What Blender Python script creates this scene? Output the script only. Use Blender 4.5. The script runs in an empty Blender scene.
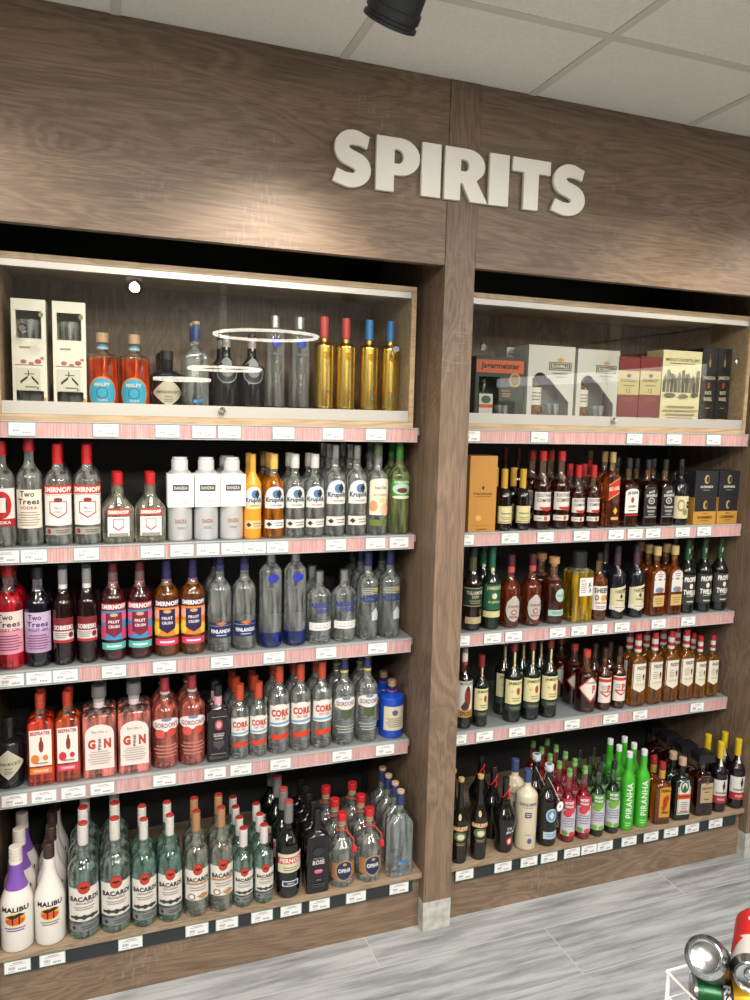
import bpy, bmesh, math, random
from mathutils import Vector, Matrix
random.seed(7)
SC = bpy.context.scene
COL = SC.collection
# ------------------------------------------------------------------ camera
FPX = 755.36
YAW, PITCH, ROLL = .3504, -.1129, .0252
CAM = Vector((-.9808, -2.1221, 1.7027))
_f = Vector((math.sin(YAW)*math.cos(PITCH), math.cos(YAW)*math.cos(PITCH), math.sin(PITCH)))
_r0 = Vector((math.cos(YAW), -math.sin(YAW), 0)); _u0 = _r0.cross(_f)
_r = _r0*math.cos(ROLL)+_u0*math.sin(ROLL); _u = -_r0*math.sin(ROLL)+_u0*math.cos(ROLL)
cd = bpy.data.cameras.new('camera'); cam = bpy.data.objects.new('camera', cd); COL.objects.link(cam)
cd.sensor_fit = 'HORIZONTAL'; cd.sensor_width = 36; cd.lens = 36*FPX/750; cd.clip_start = .05; cd.clip_end = 60
cam.matrix_world = Matrix(((_r.x, _u.x, -_f.x, CAM.x), (_r.y, _u.y, -_f.y, CAM.y), (_r.z, _u.z, -_f.z, CAM.z), (0, 0, 0, 1)))
SC.camera = cam
# ------------------------------------------------------------------ light, exposure
SC.view_settings.view_transform = 'Standard'; SC.view_settings.look = 'None'
SC.view_settings.gamma = 1; SC.view_settings.use_curve_mapping = False
SC.view_settings.exposure = 0.0
SC.cycles.max_bounces = 10; SC.cycles.transmission_bounces = 8; SC.cycles.transparent_max_bounces = 16
SC.cycles.diffuse_bounces = 3; SC.cycles.glossy_bounces = 4; SC.cycles.caustics_refractive = False; SC.cycles.caustics_reflective = False
SC.cycles.sample_clamp_indirect = 4
wd = bpy.data.worlds.new('world'); SC.world = wd; wd.use_nodes = True
wd.node_tree.nodes['Background'].inputs[0].default_value = (.5, .5, .5, 1); wd.node_tree.nodes['Background'].inputs[1].default_value = .05
FILL_W, SPOT_W, RING_E = 47, 44, 14
FILL_PANELS = [(x, y) for y in (-1.884, -3.084) for x in (-2.43, -.629, 1.171)]  # added fill panels behind the camera, out of view and out of reflections
def area(name, loc, size, power, color=(1, .96, .9)):
    l = bpy.data.lights.new(name, 'AREA'); l.size = size; l.energy = power; l.color = color
    o = bpy.data.objects.new(name, l); o.location = loc; COL.objects.link(o); return o
for (x, y) in FILL_PANELS: area('fill_light', (x, y, 2.66), .56, FILL_W)
SPOTS = [((-.425, -.62, 2.482), (-.62, .30, 1.40), 1.3), ((.80, -.66, 2.50), (.85, .25, 1.5), .6), ((-1.45, -.66, 2.50), (-1.2, .30, 1.55), .5), ((1.7, -.66, 2.50), (1.25, .25, 1.6), .8),
         ((-.75, -2.95, 2.50), (-.75, 0, 1.0), 1.1), ((.5, -2.2, 2.44), (.75, 0, .9), .85), ((1.6, -2.2, 2.44), (1.3, 0, 1.0), .7), ((-2.2, -2.2, 2.44), (-1.3, 0, .8), .8)]
for p, t, k in SPOTS:
    l = bpy.data.lights.new('spot_light', 'SPOT'); l.energy = SPOT_W*k; l.spot_size = math.radians(78 if p[1] > -1 else 60); l.spot_blend = .8
    l.shadow_soft_size = .03; l.color = (1, .86, .70)
    o = bpy.data.objects.new('spot_light', l); COL.objects.link(o)
    d = (Vector(t)-Vector(p)).normalized(); o.location = Vector(p)+d*.012; o.rotation_euler = d.to_track_quat('-Z', 'Y').to_euler()
# ------------------------------------------------------------------ geometry of the place (metres)
H, FAS, BW, CW = 2.682, 2.1525, 1.279, .1       # ceiling, fascia underside, bay width, pillar width
SY, BACK = .1257, .575                            # ticket strip plane, back of the bays
ZS = [1.661, 1.3135, .9655, .614]; LIP = .0427; DECK = .199
BAYS = {'left': (-BW, 0.0), 'right': (CW, CW+BW)}
def X_at(px, y, z):
    """X of the point on the line (y, z) parallel to the wall that the photo shows at column px"""
    k = (px-375)/FPX; a = Vector((0, y, z))-CAM; n = _r-_f*k
    return -(a.dot(n))/n.x
def h_at(py, X, y, z):
    k = (500-py)/FPX; a = Vector((X, y, z))-CAM; n = _u-_f*k
    return -(a.dot(n))/n.z
def depth(X, y, z): return (Vector((X, y, z))-CAM).dot(_f)
def ray_z(px, py, z):
    d = _f+_r*((px-375)/FPX)-_u*((py-500)/FPX); return CAM+d*((z-CAM.z)/d.z)
# ------------------------------------------------------------------ materials
def lin(h):
    if not isinstance(h, str): return tuple(h)+(1,)
    h = h.lstrip('#')
    if len(h) == 3: h = ''.join(c*2 for c in h)
    return tuple((lambda c: c/12.92 if c <= .04045 else ((c+.055)/1.055)**2.4)(int(h[i:i+2], 16)/255) for i in (0, 2, 4))+(1,)
_M = {}
def mat(c, rough=.45, metal=0.0, emit=0.0, coat=0.0):
    """a plain surface: slight procedural mottling of its roughness"""
    k = ('p', c, rough, metal, emit, coat)
    if k in _M: return _M[k]
    m = bpy.data.materials.new('surface_'+str(len(_M))); m.use_nodes = True; nt = m.node_tree; b = nt.nodes['Principled BSDF']
    b.inputs['Base Color'].default_value = lin(c); b.inputs['Metallic'].default_value = metal
    b.inputs['Coat Weight'].default_value = coat
    if emit: b.inputs['Emission Color'].default_value = lin(c); b.inputs['Emission Strength'].default_value = emit
    n = nt.nodes.new('ShaderNodeTexNoise'); n.inputs['Scale'].default_value = 60
    r = nt.nodes.new('ShaderNodeMapRange'); r.inputs[3].default_value = max(0, rough-.04); r.inputs[4].default_value = min(1, rough+.04)
    nt.links.new(n.outputs[0], r.inputs[0]); nt.links.new(r.outputs[0], b.inputs['Roughness'])
    _M[k] = m; return m
def glass(c, ior=1.4, rough=.0, painted_glow=.16):
    """clear or tinted glass and liquid; haze = diffuse share standing in for light inside the bottle"""
    k = ('g', c, ior, rough, painted_glow)
    if k in _M: return _M[k]
    m = bpy.data.materials.new('glass_'+str(len(_M))); m.use_nodes = True; b = m.node_tree.nodes['Principled BSDF']
    b.inputs['Base Color'].default_value = lin(c); b.inputs['Transmission Weight'].default_value = 1; b.inputs['IOR'].default_value = ior
    b.inputs['Roughness'].default_value = rough; b.inputs['Specular IOR Level'].default_value = .8
    nt = m.node_tree; mx = nt.nodes.new('ShaderNodeMixShader'); d = nt.nodes.new('ShaderNodeBsdfPrincipled'); d.inputs['Base Color'].default_value = lin(c); d.inputs['Roughness'].default_value = .05; d.inputs['Coat Weight'].default_value = .5
    tc = nt.nodes.new('ShaderNodeTexCoord'); mp = nt.nodes.new('ShaderNodeMapping'); mp.inputs['Scale'].default_value = (1, 1, .35); nt.links.new(tc.outputs['Object'], mp.inputs[0])
    n = nt.nodes.new('ShaderNodeTexNoise'); n.inputs['Scale'].default_value = 55; n.inputs['Detail'].default_value = 1; nt.links.new(mp.outputs[0], n.inputs[0])
    bp = nt.nodes.new('ShaderNodeBump'); bp.inputs['Strength'].default_value = .5; bp.inputs['Distance'].default_value = .004; nt.links.new(n.outputs[0], bp.inputs['Height']); nt.links.new(bp.outputs[0], b.inputs['Normal'])
    mp2 = nt.nodes.new('ShaderNodeMapping'); mp2.inputs['Scale'].default_value = (1, 1, .12); nt.links.new(tc.outputs['Object'], mp2.inputs[0])
    n2 = nt.nodes.new('ShaderNodeTexNoise'); n2.inputs['Scale'].default_value = 75; n2.inputs['Detail'].default_value = 1; nt.links.new(mp2.outputs[0], n2.inputs[0])
    r = nt.nodes.new('ShaderNodeMapRange'); r.inputs[1].default_value = .38; r.inputs[2].default_value = .68; r.inputs[3].default_value = painted_glow*.35; r.inputs[4].default_value = painted_glow*2.1  # streaky diffuse share paints brighter and darker light streaks into the glass
    nt.links.new(n2.outputs[0], r.inputs[0]); nt.links.new(r.outputs[0], mx.inputs[0]); b.inputs['Coat Weight'].default_value = 1; b.inputs['Coat Roughness'].default_value = .02; nt.links.new(b.outputs[0], mx.inputs[1]); nt.links.new(d.outputs[0], mx.inputs[2])
    nt.links.new(mx.outputs[0], nt.nodes['Material Output'].inputs[0])
    _M[k] = m; return m
def pane_mat():
    m = bpy.data.materials.new('cabinet_glass'); m.use_nodes = True; nt = m.node_tree; nt.nodes.clear()
    o = nt.nodes.new('ShaderNodeOutputMaterial'); mx = nt.nodes.new('ShaderNodeMixShader'); t = nt.nodes.new('ShaderNodeBsdfTransparent')
    g = nt.nodes.new('ShaderNodeBsdfGlossy'); g.inputs['Roughness'].default_value = 0.0
    f = nt.nodes.new('ShaderNodeFresnel'); ge = nt.nodes.new('ShaderNodeNewGeometry'); mr = nt.nodes.new('ShaderNodeMapRange'); mr.inputs[3].default_value = 1.5; mr.inputs[4].default_value = 1/1.5   # same reflectance from inside the pane
    nt.links.new(ge.outputs['Backfacing'], mr.inputs[0]); nt.links.new(mr.outputs[0], f.inputs[0])
    t.inputs[0].default_value = (.95, .96, .95, 1)
    nt.links.new(f.outputs[0], mx.inputs[0]); nt.links.new(t.outputs[0], mx.inputs[1]); nt.links.new(g.outputs[0], mx.inputs[2]); nt.links.new(mx.outputs[0], o.inputs[0])
    return m
def nd(nt, t, **kw):
    n = nt.nodes.new('ShaderNode'+t)
    for k, v in kw.items(): setattr(n, k, v)
    return n
def ramp(nt, stops, src):
    r = nt.nodes.new('ShaderNodeValToRGB'); e = r.color_ramp.elements
    while len(e) < len(stops): e.new(.5)
    for i, (p, c) in enumerate(stops): e[i].position = p; e[i].color = lin(c)
    nt.links.new(src, r.inputs[0]); return r
def mixc(nt, a, b, fac, mode='MIX'):
    m = nt.nodes.new('ShaderNodeMix'); m.data_type = 'RGBA'; m.blend_type = mode
    for s, i in ((fac, 0), (a, 6), (b, 7)):
        if hasattr(s, 'is_linked'): nt.links.new(s, m.inputs[i])
        else: m.inputs[i].default_value = s if i == 0 else lin(s)
    return m.outputs[2]
def wood(name, axis, tones=('57473a', '73604f', '8e7863'), offs=0, marks=1.0, rough=.5):
    """taupe sawn-oak laminate, grain running along axis"""
    m = bpy.data.materials.new(name); m.use_nodes = True; nt = m.node_tree; b = nt.nodes['Principled BSDF']
    tc = nd(nt, 'TexCoord'); mp = nd(nt, 'Mapping'); nt.links.new(tc.outputs['Object'], mp.inputs[0])
    mp.inputs['Location'].default_value = (offs, offs*.7, offs*1.3)
    sc = [1, 1, 1]; sc[axis] = .16; mp.inputs['Scale'].default_value = sc
    big = nd(nt, 'TexNoise'); big.inputs['Scale'].default_value = 7; big.inputs['Detail'].default_value = 5; big.inputs['Distortion'].default_value = 1.2
    nt.links.new(mp.outputs[0], big.inputs[0])
    mp2 = nd(nt, 'Mapping'); nt.links.new(tc.outputs['Object'], mp2.inputs[0]); s2 = [1, 1, 1]; s2[axis] = .035; mp2.inputs['Scale'].default_value = s2
    fine = nd(nt, 'TexNoise'); fine.inputs['Scale'].default_value = 300; fine.inputs['Detail'].default_value = 3; nt.links.new(mp2.outputs[0], fine.inputs[0])
    # ring figure: contour bands of the stretched noise
    mul = nd(nt, 'Math', operation='MULTIPLY'); mul.inputs[1].default_value = 85; nt.links.new(big.outputs[0], mul.inputs[0])
    sn = nd(nt, 'Math', operation='SINE'); nt.links.new(mul.outputs[0], sn.inputs[0])
    mr = nd(nt, 'MapRange'); mr.inputs[1].default_value = -1; nt.links.new(sn.outputs[0], mr.inputs[0])
    a1 = nd(nt, 'Math', operation='MULTIPLY'); a1.inputs[1].default_value = .17; nt.links.new(mr.outputs[0], a1.inputs[0])
    a2 = nd(nt, 'Math', operation='MULTIPLY_ADD'); a2.inputs[1].default_value = .53; nt.links.new(fine.outputs[0], a2.inputs[0]); nt.links.new(a1.outputs[0], a2.inputs[2])
    a3 = nd(nt, 'Math', operation='MULTIPLY_ADD'); a3.inputs[1].default_value = .32; nt.links.new(big.outputs[0], a3.inputs[0]); nt.links.new(a2.outputs[0], a3.inputs[2])
    r = ramp(nt, [(.28, tones[0]), (.52, tones[1]), (.8, tones[2])], a3.outputs[0])
    # pale saw marks across the grain, in patches
    mp3 = nd(nt, 'Mapping'); nt.links.new(tc.outputs['Object'], mp3.inputs[0]); s3 = [26, 26, 26]; s3[axis] = 130; mp3.inputs['Scale'].default_value = s3
    st = nd(nt, 'TexNoise'); st.inputs['Scale'].default_value = 1; st.inputs['Detail'].default_value = 1; nt.links.new(mp3.outputs[0], st.inputs[0])
    pa = nd(nt, 'TexNoise'); pa.inputs['Scale'].default_value = 4.5; nt.links.new(tc.outputs['Object'], pa.inputs[0])
    r1 = nd(nt, 'MapRange'); r1.inputs[1].default_value = .56; r1.inputs[2].default_value = .66; nt.links.new(st.outputs[0], r1.inputs[0])
    r2 = nd(nt, 'MapRange'); r2.inputs[1].default_value = .55; r2.inputs[2].default_value = .68; nt.links.new(pa.outputs[0], r2.inputs[0])
    mm = nd(nt, 'Math', operation='MULTIPLY'); nt.links.new(r1.outputs[0], mm.inputs[0]); nt.links.new(r2.outputs[0], mm.inputs[1])
    m3 = nd(nt, 'Math', operation='MULTIPLY'); m3.inputs[1].default_value = .26*marks; nt.links.new(mm.outputs[0], m3.inputs[0])
    c = mixc(nt, r.outputs[0], 'a8998a', m3.outputs[0])
    nt.links.new(c, b.inputs['Base Color']); b.inputs['Roughness'].default_value = rough
    bp = nd(nt, 'Bump'); bp.inputs['Strength'].default_value = .12; bp.inputs['Distance'].default_value = .002
    nt.links.new(fine.outputs[0], bp.inputs['Height']); nt.links.new(bp.outputs[0], b.inputs['Normal'])
    return m
WOODH = wood('oak_laminate_horizontal', 0); WOODV = wood('oak_laminate_vertical', 2, offs=3)
WOODY = wood('oak_laminate_deck', 0, ('6b5b49', '8c7a64', 'a39079'), 5, .3)
WOODC = wood('oak_cabinet_edge', 0, ('8a7558', 'a58e6e', 'b8a384'), 9, .2)
def pink_mat():
    m = bpy.data.materials.new('pink_streaked_strip'); m.use_nodes = True; nt = m.node_tree; b = nt.nodes['Principled BSDF']
    tc = nd(nt, 'TexCoord'); mp = nd(nt, 'Mapping'); nt.links.new(tc.outputs['Object'], mp.inputs[0]); mp.inputs['Scale'].default_value = (260, 1, 9)
    n = nd(nt, 'TexNoise'); n.inputs['Scale'].default_value = 1; n.inputs['Detail'].default_value = 4; nt.links.new(mp.outputs[0], n.inputs[0])
    r = ramp(nt, [(.25, '9c7878'), (.5, 'b38c8b'), (.75, 'cbaeaa')], n.outputs[0]); nt.links.new(r.outputs[0], b.inputs['Base Color'])
    b.inputs['Roughness'].default_value = .35; return m
PINK = pink_mat()
def floor_mat():
    m = bpy.data.materials.new('grey_plank_floor'); m.use_nodes = True; nt = m.node_tree; b = nt.nodes['Principled BSDF']
    tc = nd(nt, 'TexCoord'); mp = nd(nt, 'Mapping'); nt.links.new(tc.outputs['Object'], mp.inputs[0]); mp.inputs['Location'].default_value = (.78, .11, 0)
    br = nd(nt, 'TexBrick'); br.offset = .5; nt.links.new(mp.outputs[0], br.inputs[0])
    for k, v in (('Scale', 1), ('Mortar Size', .0016), ('Mortar Smooth', .3), ('Brick Width', 1.18), ('Row Height', .22), ('Bias', 0)): br.inputs[k].default_value = v
    br.inputs['Color1'].default_value = (.0, .0, .0, 1); br.inputs['Color2'].default_value = (1, 1, 1, 1); br.inputs['Mortar'].default_value = (.5, .5, .5, 1)
    mp2 = nd(nt, 'Mapping'); nt.links.new(tc.outputs['Object'], mp2.inputs[0]); mp2.inputs['Scale'].default_value = (1.4, 16, 1)
    sh = nd(nt, 'VectorMath', operation='MULTIPLY_ADD'); nt.links.new(br.outputs[0], sh.inputs[0]); sh.inputs[1].default_value = (7, 13, 5); nt.links.new(mp2.outputs[0], sh.inputs[2])
    n = nd(nt, 'TexNoise'); n.inputs['Scale'].default_value = 2.2; n.inputs['Detail'].default_value = 8; n.inputs['Roughness'].default_value = .62; n.inputs['Distortion'].default_value = .25; nt.links.new(sh.outputs[0], n.inputs[0])
    r = ramp(nt, [(.25, '5e6062'), (.43, '868a8c'), (.56, 'a0a3a5'), (.8, 'b6babc')], n.outputs[0])
    c = mixc(nt, r.outputs[0], 'b4b4b2', br.outputs['Fac'])
    kn = nd(nt, 'TexVoronoi'); kn.inputs['Scale'].default_value = 1.9; mp3 = nd(nt, 'Mapping'); mp3.inputs['Scale'].default_value = (1, 2.6, 1); nt.links.new(tc.outputs['Object'], mp3.inputs[0]); nt.links.new(mp3.outputs[0], kn.inputs[0])
    kr = nd(nt, 'MapRange'); kr.inputs[1].default_value = .02; kr.inputs[2].default_value = .09; kr.inputs[3].default_value = .45; kr.inputs[4].default_value = 0; nt.links.new(kn.outputs[0], kr.inputs[0])
    c2 = mixc(nt, c, '605b56', kr.outputs[0])
    nt.links.new(c2, b.inputs['Base Color']); b.inputs['Roughness'].default_value = .42; return m
def ceil_mat():
    m = bpy.data.materials.new('mineral_ceiling_tile'); m.use_nodes = True; nt = m.node_tree; b = nt.nodes['Principled BSDF']
    tc = nd(nt, 'TexCoord'); n = nd(nt, 'TexNoise'); n.inputs['Scale'].default_value = 140; n.inputs['Detail'].default_value = 4; nt.links.new(tc.outputs['Object'], n.inputs[0])
    r = ramp(nt, [(.35, 'f0ece2'), (.6, 'f7f3ea')], n.outputs[0]); nt.links.new(r.outputs[0], b.inputs['Base Color']); b.inputs['Roughness'].default_value = .9
    bp = nd(nt, 'Bump'); bp.inputs['Strength'].default_value = .2; bp.inputs['Distance'].default_value = .002; nt.links.new(n.outputs[0], bp.inputs['Height']); nt.links.new(bp.outputs[0], b.inputs['Normal']); return m
def concrete():
    m = bpy.data.materials.new('grey_skirting_tile'); m.use_nodes = True; nt = m.node_tree; b = nt.nodes['Principled BSDF']
    tc = nd(nt, 'TexCoord'); n = nd(nt, 'TexNoise'); n.inputs['Scale'].default_value = 35; n.inputs['Detail'].default_value = 5; nt.links.new(tc.outputs['Object'], n.inputs[0])
    r = ramp(nt, [(.35, '9a9a94'), (.65, 'b9bab4')], n.outputs[0]); nt.links.new(r.outputs[0], b.inputs['Base Color']); b.inputs['Roughness'].default_value = .5; return m
def wall_mat():
    m = bpy.data.materials.new('painted_wall'); m.use_nodes = True; nt = m.node_tree; b = nt.nodes['Principled BSDF']
    n = nd(nt, 'TexNoise'); n.inputs['Scale'].default_value = 12
    r = ramp(nt, [(.3, 'a09a90'), (.7, 'aaa49a')], n.outputs[0]); nt.links.new(r.outputs[0], b.inputs['Base Color']); b.inputs['Roughness'].default_value = .8; return m
# ------------------------------------------------------------------ mesh helpers
def obj(name, bm, mats, parent=None, smooth=False):
    me = bpy.data.meshes.new(name); bm.to_mesh(me); bm.free()
    for m in (mats if isinstance(mats, (list, tuple)) else [mats]): me.materials.append(m)
    if smooth:
        for p in me.polygons: p.use_smooth = True
        me.set_sharp_from_angle(angle=math.radians(38))
    o = bpy.data.objects.new(name, me); COL.objects.link(o)
    if parent: o.parent = parent
    return o
def thing(name, label, cat, loc=(0, 0, 0), rz=0, group=None):
    o = bpy.data.objects.new(name, None); COL.objects.link(o); o.location = loc; o.rotation_euler = (0, 0, rz); o.empty_display_size = .05
    return tag(o, label, cat, group)
LABELS = {}
def tag(o, label, cat, group=None):
    o['label'] = label; o['category'] = cat
    if group: o['group'] = group
    n = len(label.replace(',', ' ').split())
    if n > 16 or n < 4: print('LABEL LENGTH', n, label)
    if label in LABELS: print('LABEL DUP', label)
    LABELS[label] = 1
    return o
def struct(o): o['kind'] = 'structure'; return o
def box(bm, x0, x1, y0, y1, z0, z1, mi=0, bev=0):
    vs = [bm.verts.new((x, y, z)) for z in (z0, z1) for y in (y0, y1) for x in (x0, x1)]
    fs = [bm.faces.new([vs[i] for i in q]) for q in ((0, 2, 3, 1), (4, 5, 7, 6), (0, 1, 5, 4), (2, 6, 7, 3), (0, 4, 6, 2), (1, 3, 7, 5))]
    for f in fs: f.material_index = mi
    if bev:
        es = list({e for f in fs for e in f.edges})
        r = bmesh.ops.bevel(bm, geom=es, offset=bev, segments=2, affect='EDGES', profile=.6)
        for f in r['faces']: f.material_index = mi
    return bm
def bx(*a, **k): return box(bmesh.new(), *a, **k)
def lathe(bm, prof, n=24, mi=0, cx=0, cy=0, M=None, close=True):
    """prof: (r, z) or (r, z, material)"""
    rings = []
    for p in prof:
        r, z = p[0], p[1]
        ring = [bm.verts.new((M @ Vector((cx+r*math.cos(2*math.pi*i/n), cy+r*math.sin(2*math.pi*i/n), z))) if M else (cx+r*math.cos(2*math.pi*i/n), cy+r*math.sin(2*math.pi*i/n), z)) for i in range(n)]
        rings.append(ring)
    for k in range(len(rings)-1):
        m = prof[k+1][2] if len(prof[k+1]) > 2 else mi
        for i in range(n):
            f = bm.faces.new((rings[k][i], rings[k][(i+1) % n], rings[k+1][(i+1) % n], rings[k+1][i])); f.material_index = m
    if close:
        f = bm.faces.new(rings[0][::-1]); f.material_index = prof[0][2] if len(prof[0]) > 2 else mi
        f = bm.faces.new(rings[-1]); f.material_index = prof[-1][2] if len(prof[-1]) > 2 else mi
    return bm
def tube(bm, pts, r, n=8, closed=False, mi=0):
    pts = [Vector(p) for p in pts]; rings = []; m = len(pts); N0 = None
    for i, p in enumerate(pts):
        a = pts[(i-1) % m] if (closed or i > 0) else p; b = pts[(i+1) % m] if (closed or i < m-1) else p
        t = (b-a).normalized()
        if N0 is None: N0 = t.orthogonal().normalized()
        N0 = (N0-t*N0.dot(t)).normalized(); B = t.cross(N0)
        rings.append([bm.verts.new(p+N0*r*math.cos(2*math.pi*k/n)+B*r*math.sin(2*math.pi*k/n)) for k in range(n)])
    for i in range(m if closed else m-1):
        a, b = rings[i], rings[(i+1) % m]
        for k in range(n):
            f = bm.faces.new((a[k], a[(k+1) % n], b[(k+1) % n], b[k])); f.material_index = mi
    if not closed: bm.faces.new(rings[0][::-1]); bm.faces.new(rings[-1])
    return bm
_T = {}
def text_tris(s, bold=.03, cuts=6, axis=0):
    """outline of a word as triangles, normalised to a unit box centred on 0"""
    k = (s, bold, cuts, axis)
    if k in _T: return _T[k]
    cu = bpy.data.curves.new('t', 'FONT'); cu.body = s; cu.size = 1; cu.offset = bold*.75; cu.resolution_u = 2; cu.space_character = 1.06
    o = bpy.data.objects.new('t', cu); COL.objects.link(o); dg = bpy.context.evaluated_depsgraph_get()
    me = o.evaluated_get(dg).to_mesh(); me.calc_loop_triangles()
    v = [(p.co.x, p.co.y) for p in me.vertices]; t = [tuple(x.vertices) for x in me.loop_triangles]
    o.evaluated_get(dg).to_mesh_clear(); bpy.data.objects.remove(o); bpy.data.curves.remove(cu)
    x0, x1 = min(a for a, b in v), max(a for a, b in v); y0, y1 = min(b for a, b in v), max(b for a, b in v)
    v = [((a-(x0+x1)/2)/(x1-x0), (b-(y0+y1)/2)/(y1-y0)) for a, b in v]
    b = bmesh.new(); vs = [b.verts.new((x, y, 0)) for x, y in v]
    for q in t:
        try: b.faces.new([vs[i] for i in q])
        except ValueError: pass
    for i in range(1, cuts):
        co = [0, 0, 0]; co[axis] = -.5+i/cuts; no = [0, 0, 0]; no[axis] = 1
        bmesh.ops.bisect_plane(b, geom=b.verts[:]+b.edges[:]+b.faces[:], plane_co=co, plane_no=no)
    b.verts.index_update(); v = [(q.co.x, q.co.y) for q in b.verts]; t = [tuple(q.index for q in f.verts) for f in b.faces]; b.free()
    _T[k] = (v, t); return _T[k]
def layers_mesh(layers, mapf, colmat, parent, name='label', cols=12):
    """flat print layers (in u, v) laid on a surface by mapf(u, v, lift); one mesh, one material slot per ink"""
    bm = bmesh.new(); mats = []
    def mi(c):
        m = colmat(c)
        if m not in mats: mats.append(m)
        return mats.index(m)
    def strip(u0, u1, lo, hi, idx, L, n=cols, rows=1):
        prev = None
        for i in range(n+1):
            u = u0+(u1-u0)*i/n; a, b = lo(i/n), hi(i/n)
            cur = [bm.verts.new(mapf(u, a+(b-a)*j/rows, L)) for j in range(rows+1)]
            if prev:
                for j in range(rows):
                    try:
                        f = bm.faces.new((prev[j], cur[j], cur[j+1], prev[j+1])); f.material_index = idx
                    except ValueError: pass
            prev = cur
    for li, l in enumerate(layers):
        k = l[0]; L = .0006+.00022*li
        if k == 't':
            _, s, uc, vc, w, h, c = l[:7]; rot = l[7] if len(l) > 7 else 0; bold = l[8] if len(l) > 8 else .03
            v, t = text_tris(s, bold, max(1, int(w/.14)), 1 if abs(rot) > 1 else 0); ca, sa = math.cos(rot), math.sin(rot); idx = mi(c)
            if abs(rot) > 1: vs = [bm.verts.new(mapf(uc-b*w*(1 if rot > 0 else -1), vc+a*h*(1 if rot > 0 else -1), L)) for a, b in v]
            else: vs = [bm.verts.new(mapf(uc+a*w, vc+b*h+a*math.tan(rot)*h, L)) for a, b in v]
            for q in t:
                try: f = bm.faces.new([vs[i] for i in q]); f.material_index = idx
                except ValueError: pass
            continue
        c = l[-1]; idx = mi(c)
        if k == 'r': strip(l[1], l[2], lambda t: l[3], lambda t: l[4], idx, L, rows=4 if l[4]-l[3] > .12 else 2)
        elif k == 'e':
            _, uc, vc, ru, rv, _c = l; strip(uc-ru, uc+ru, lambda t: vc-rv*math.sqrt(max(0, 1-(2*t-1)**2)), lambda t: vc+rv*math.sqrt(max(0, 1-(2*t-1)**2)), idx, L, 16, 3)
        elif k == 'd':
            _, uc, vc, ru, rv, _c = l; strip(uc-ru, uc+ru, lambda t: vc-rv*(1-abs(2*t-1)), lambda t: vc+rv*(1-abs(2*t-1)), idx, L, 12, 3)
        elif k == 'a':   # arched top
            _, u0, u1, v0, v1, hh, _c = l; strip(u0, u1, lambda t: v0, lambda t: v1-hh+hh*math.sqrt(max(0, 1-(2*t-1)**2)), idx, L, 16, 2)
        elif k == 's':   # pointed bottom
            _, u0, u1, v0, v1, hh, _c = l; strip(u0, u1, lambda t: v0+hh*abs(2*t-1), lambda t: v1, idx, L, 12, 2)
        elif k == 'q':   # slanted band: left edge lower
            _, u0, u1, v0, v1, sl, _c = l; strip(u0, u1, lambda t: v0+sl*t, lambda t: v1+sl*t, idx, L, 8, 2)
        elif k == 'l':   # lines of small print
            _, u0, u1, v0, v1, n, _c = l
            for i in range(n):
                v = v0+(v1-v0)*(i+.5)/n; w = (u1-u0)*(.72+.28*((i*37) % 5)/4)/2; uc = (u0+u1)/2; hh = (v1-v0)/n*.2
                strip(uc-w, uc+w, lambda t: v-hh, lambda t: v+hh, idx, L, 5)
        elif k == 'tri':  # right triangle, falls to the right
            _, u0, u1, v0, v1, _c = l; strip(u0, u1, lambda t: v0, lambda t: v1+(v0+.0001-v1)*t, idx, L, 6)
    return obj(name, bm, mats, parent)
def ink(c):
    if c[0] == '!': return mat(c[1:], .3, .9)
    c = ''.join(q*2 for q in c) if len(c) == 3 else c
    return mat(''.join('%02x' % int(int(c[i:i+2], 16)*.88) for i in (0, 2, 4)), .45)
# ------------------------------------------------------------------ bottles
def smooth(t): return t*t*(3-2*t)
class Shape:
    def __init__(s, zs, zn, rn, p=1.0, n=2.0, q=1.0, base=.03, pts=None): s.zs, s.zn, s.rn, s.p, s.n, s.q, s.base, s.pts = zs, zn, rn, p, n, q, base, pts
    def r(s, v):
        if s.pts:
            for (a, ra), (b, rb) in zip(s.pts, s.pts[1:]):
                if v <= b: return ra+(rb-ra)*smooth((v-a)/(b-a) if b > a else 1)
            return s.pts[-1][1]
        if v < s.base: return .9+.1*math.sqrt(max(0, 1-(1-v/s.base)**2))
        if v <= s.zs: return 1
        if v >= s.zn: return s.rn
        t = ((v-s.zs)/(s.zn-s.zs)); return 1+(s.rn-1)*smooth(t**s.p)
    def m(s, v): return 0 if v < s.zs else 1 if v >= s.zn else smooth((v-s.zs)/(s.zn-s.zs))
    def sec(s, v, R):
        r = s.r(v); m = s.m(v); return R*r, R*r*(s.q*(1-m)+m) if s.q <= 1 else R*r*(s.q*(1-m)+m), s.n+(2-s.n)*m
    def zs_list(s, top):
        if s.pts:
            out = []
            for (a, _), (b, _) in zip(s.pts, s.pts[1:]): out += [a+(b-a)*i/5 for i in range(5)]
            return [v for v in out if v < top]+[top]
        return [v for v in ([0, s.base*.3, s.base, s.zs*.5, s.zs]+[s.zs+(s.zn-s.zs)*i/8 for i in range(1, 9)]) if v < top-.002]+[top]
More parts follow.
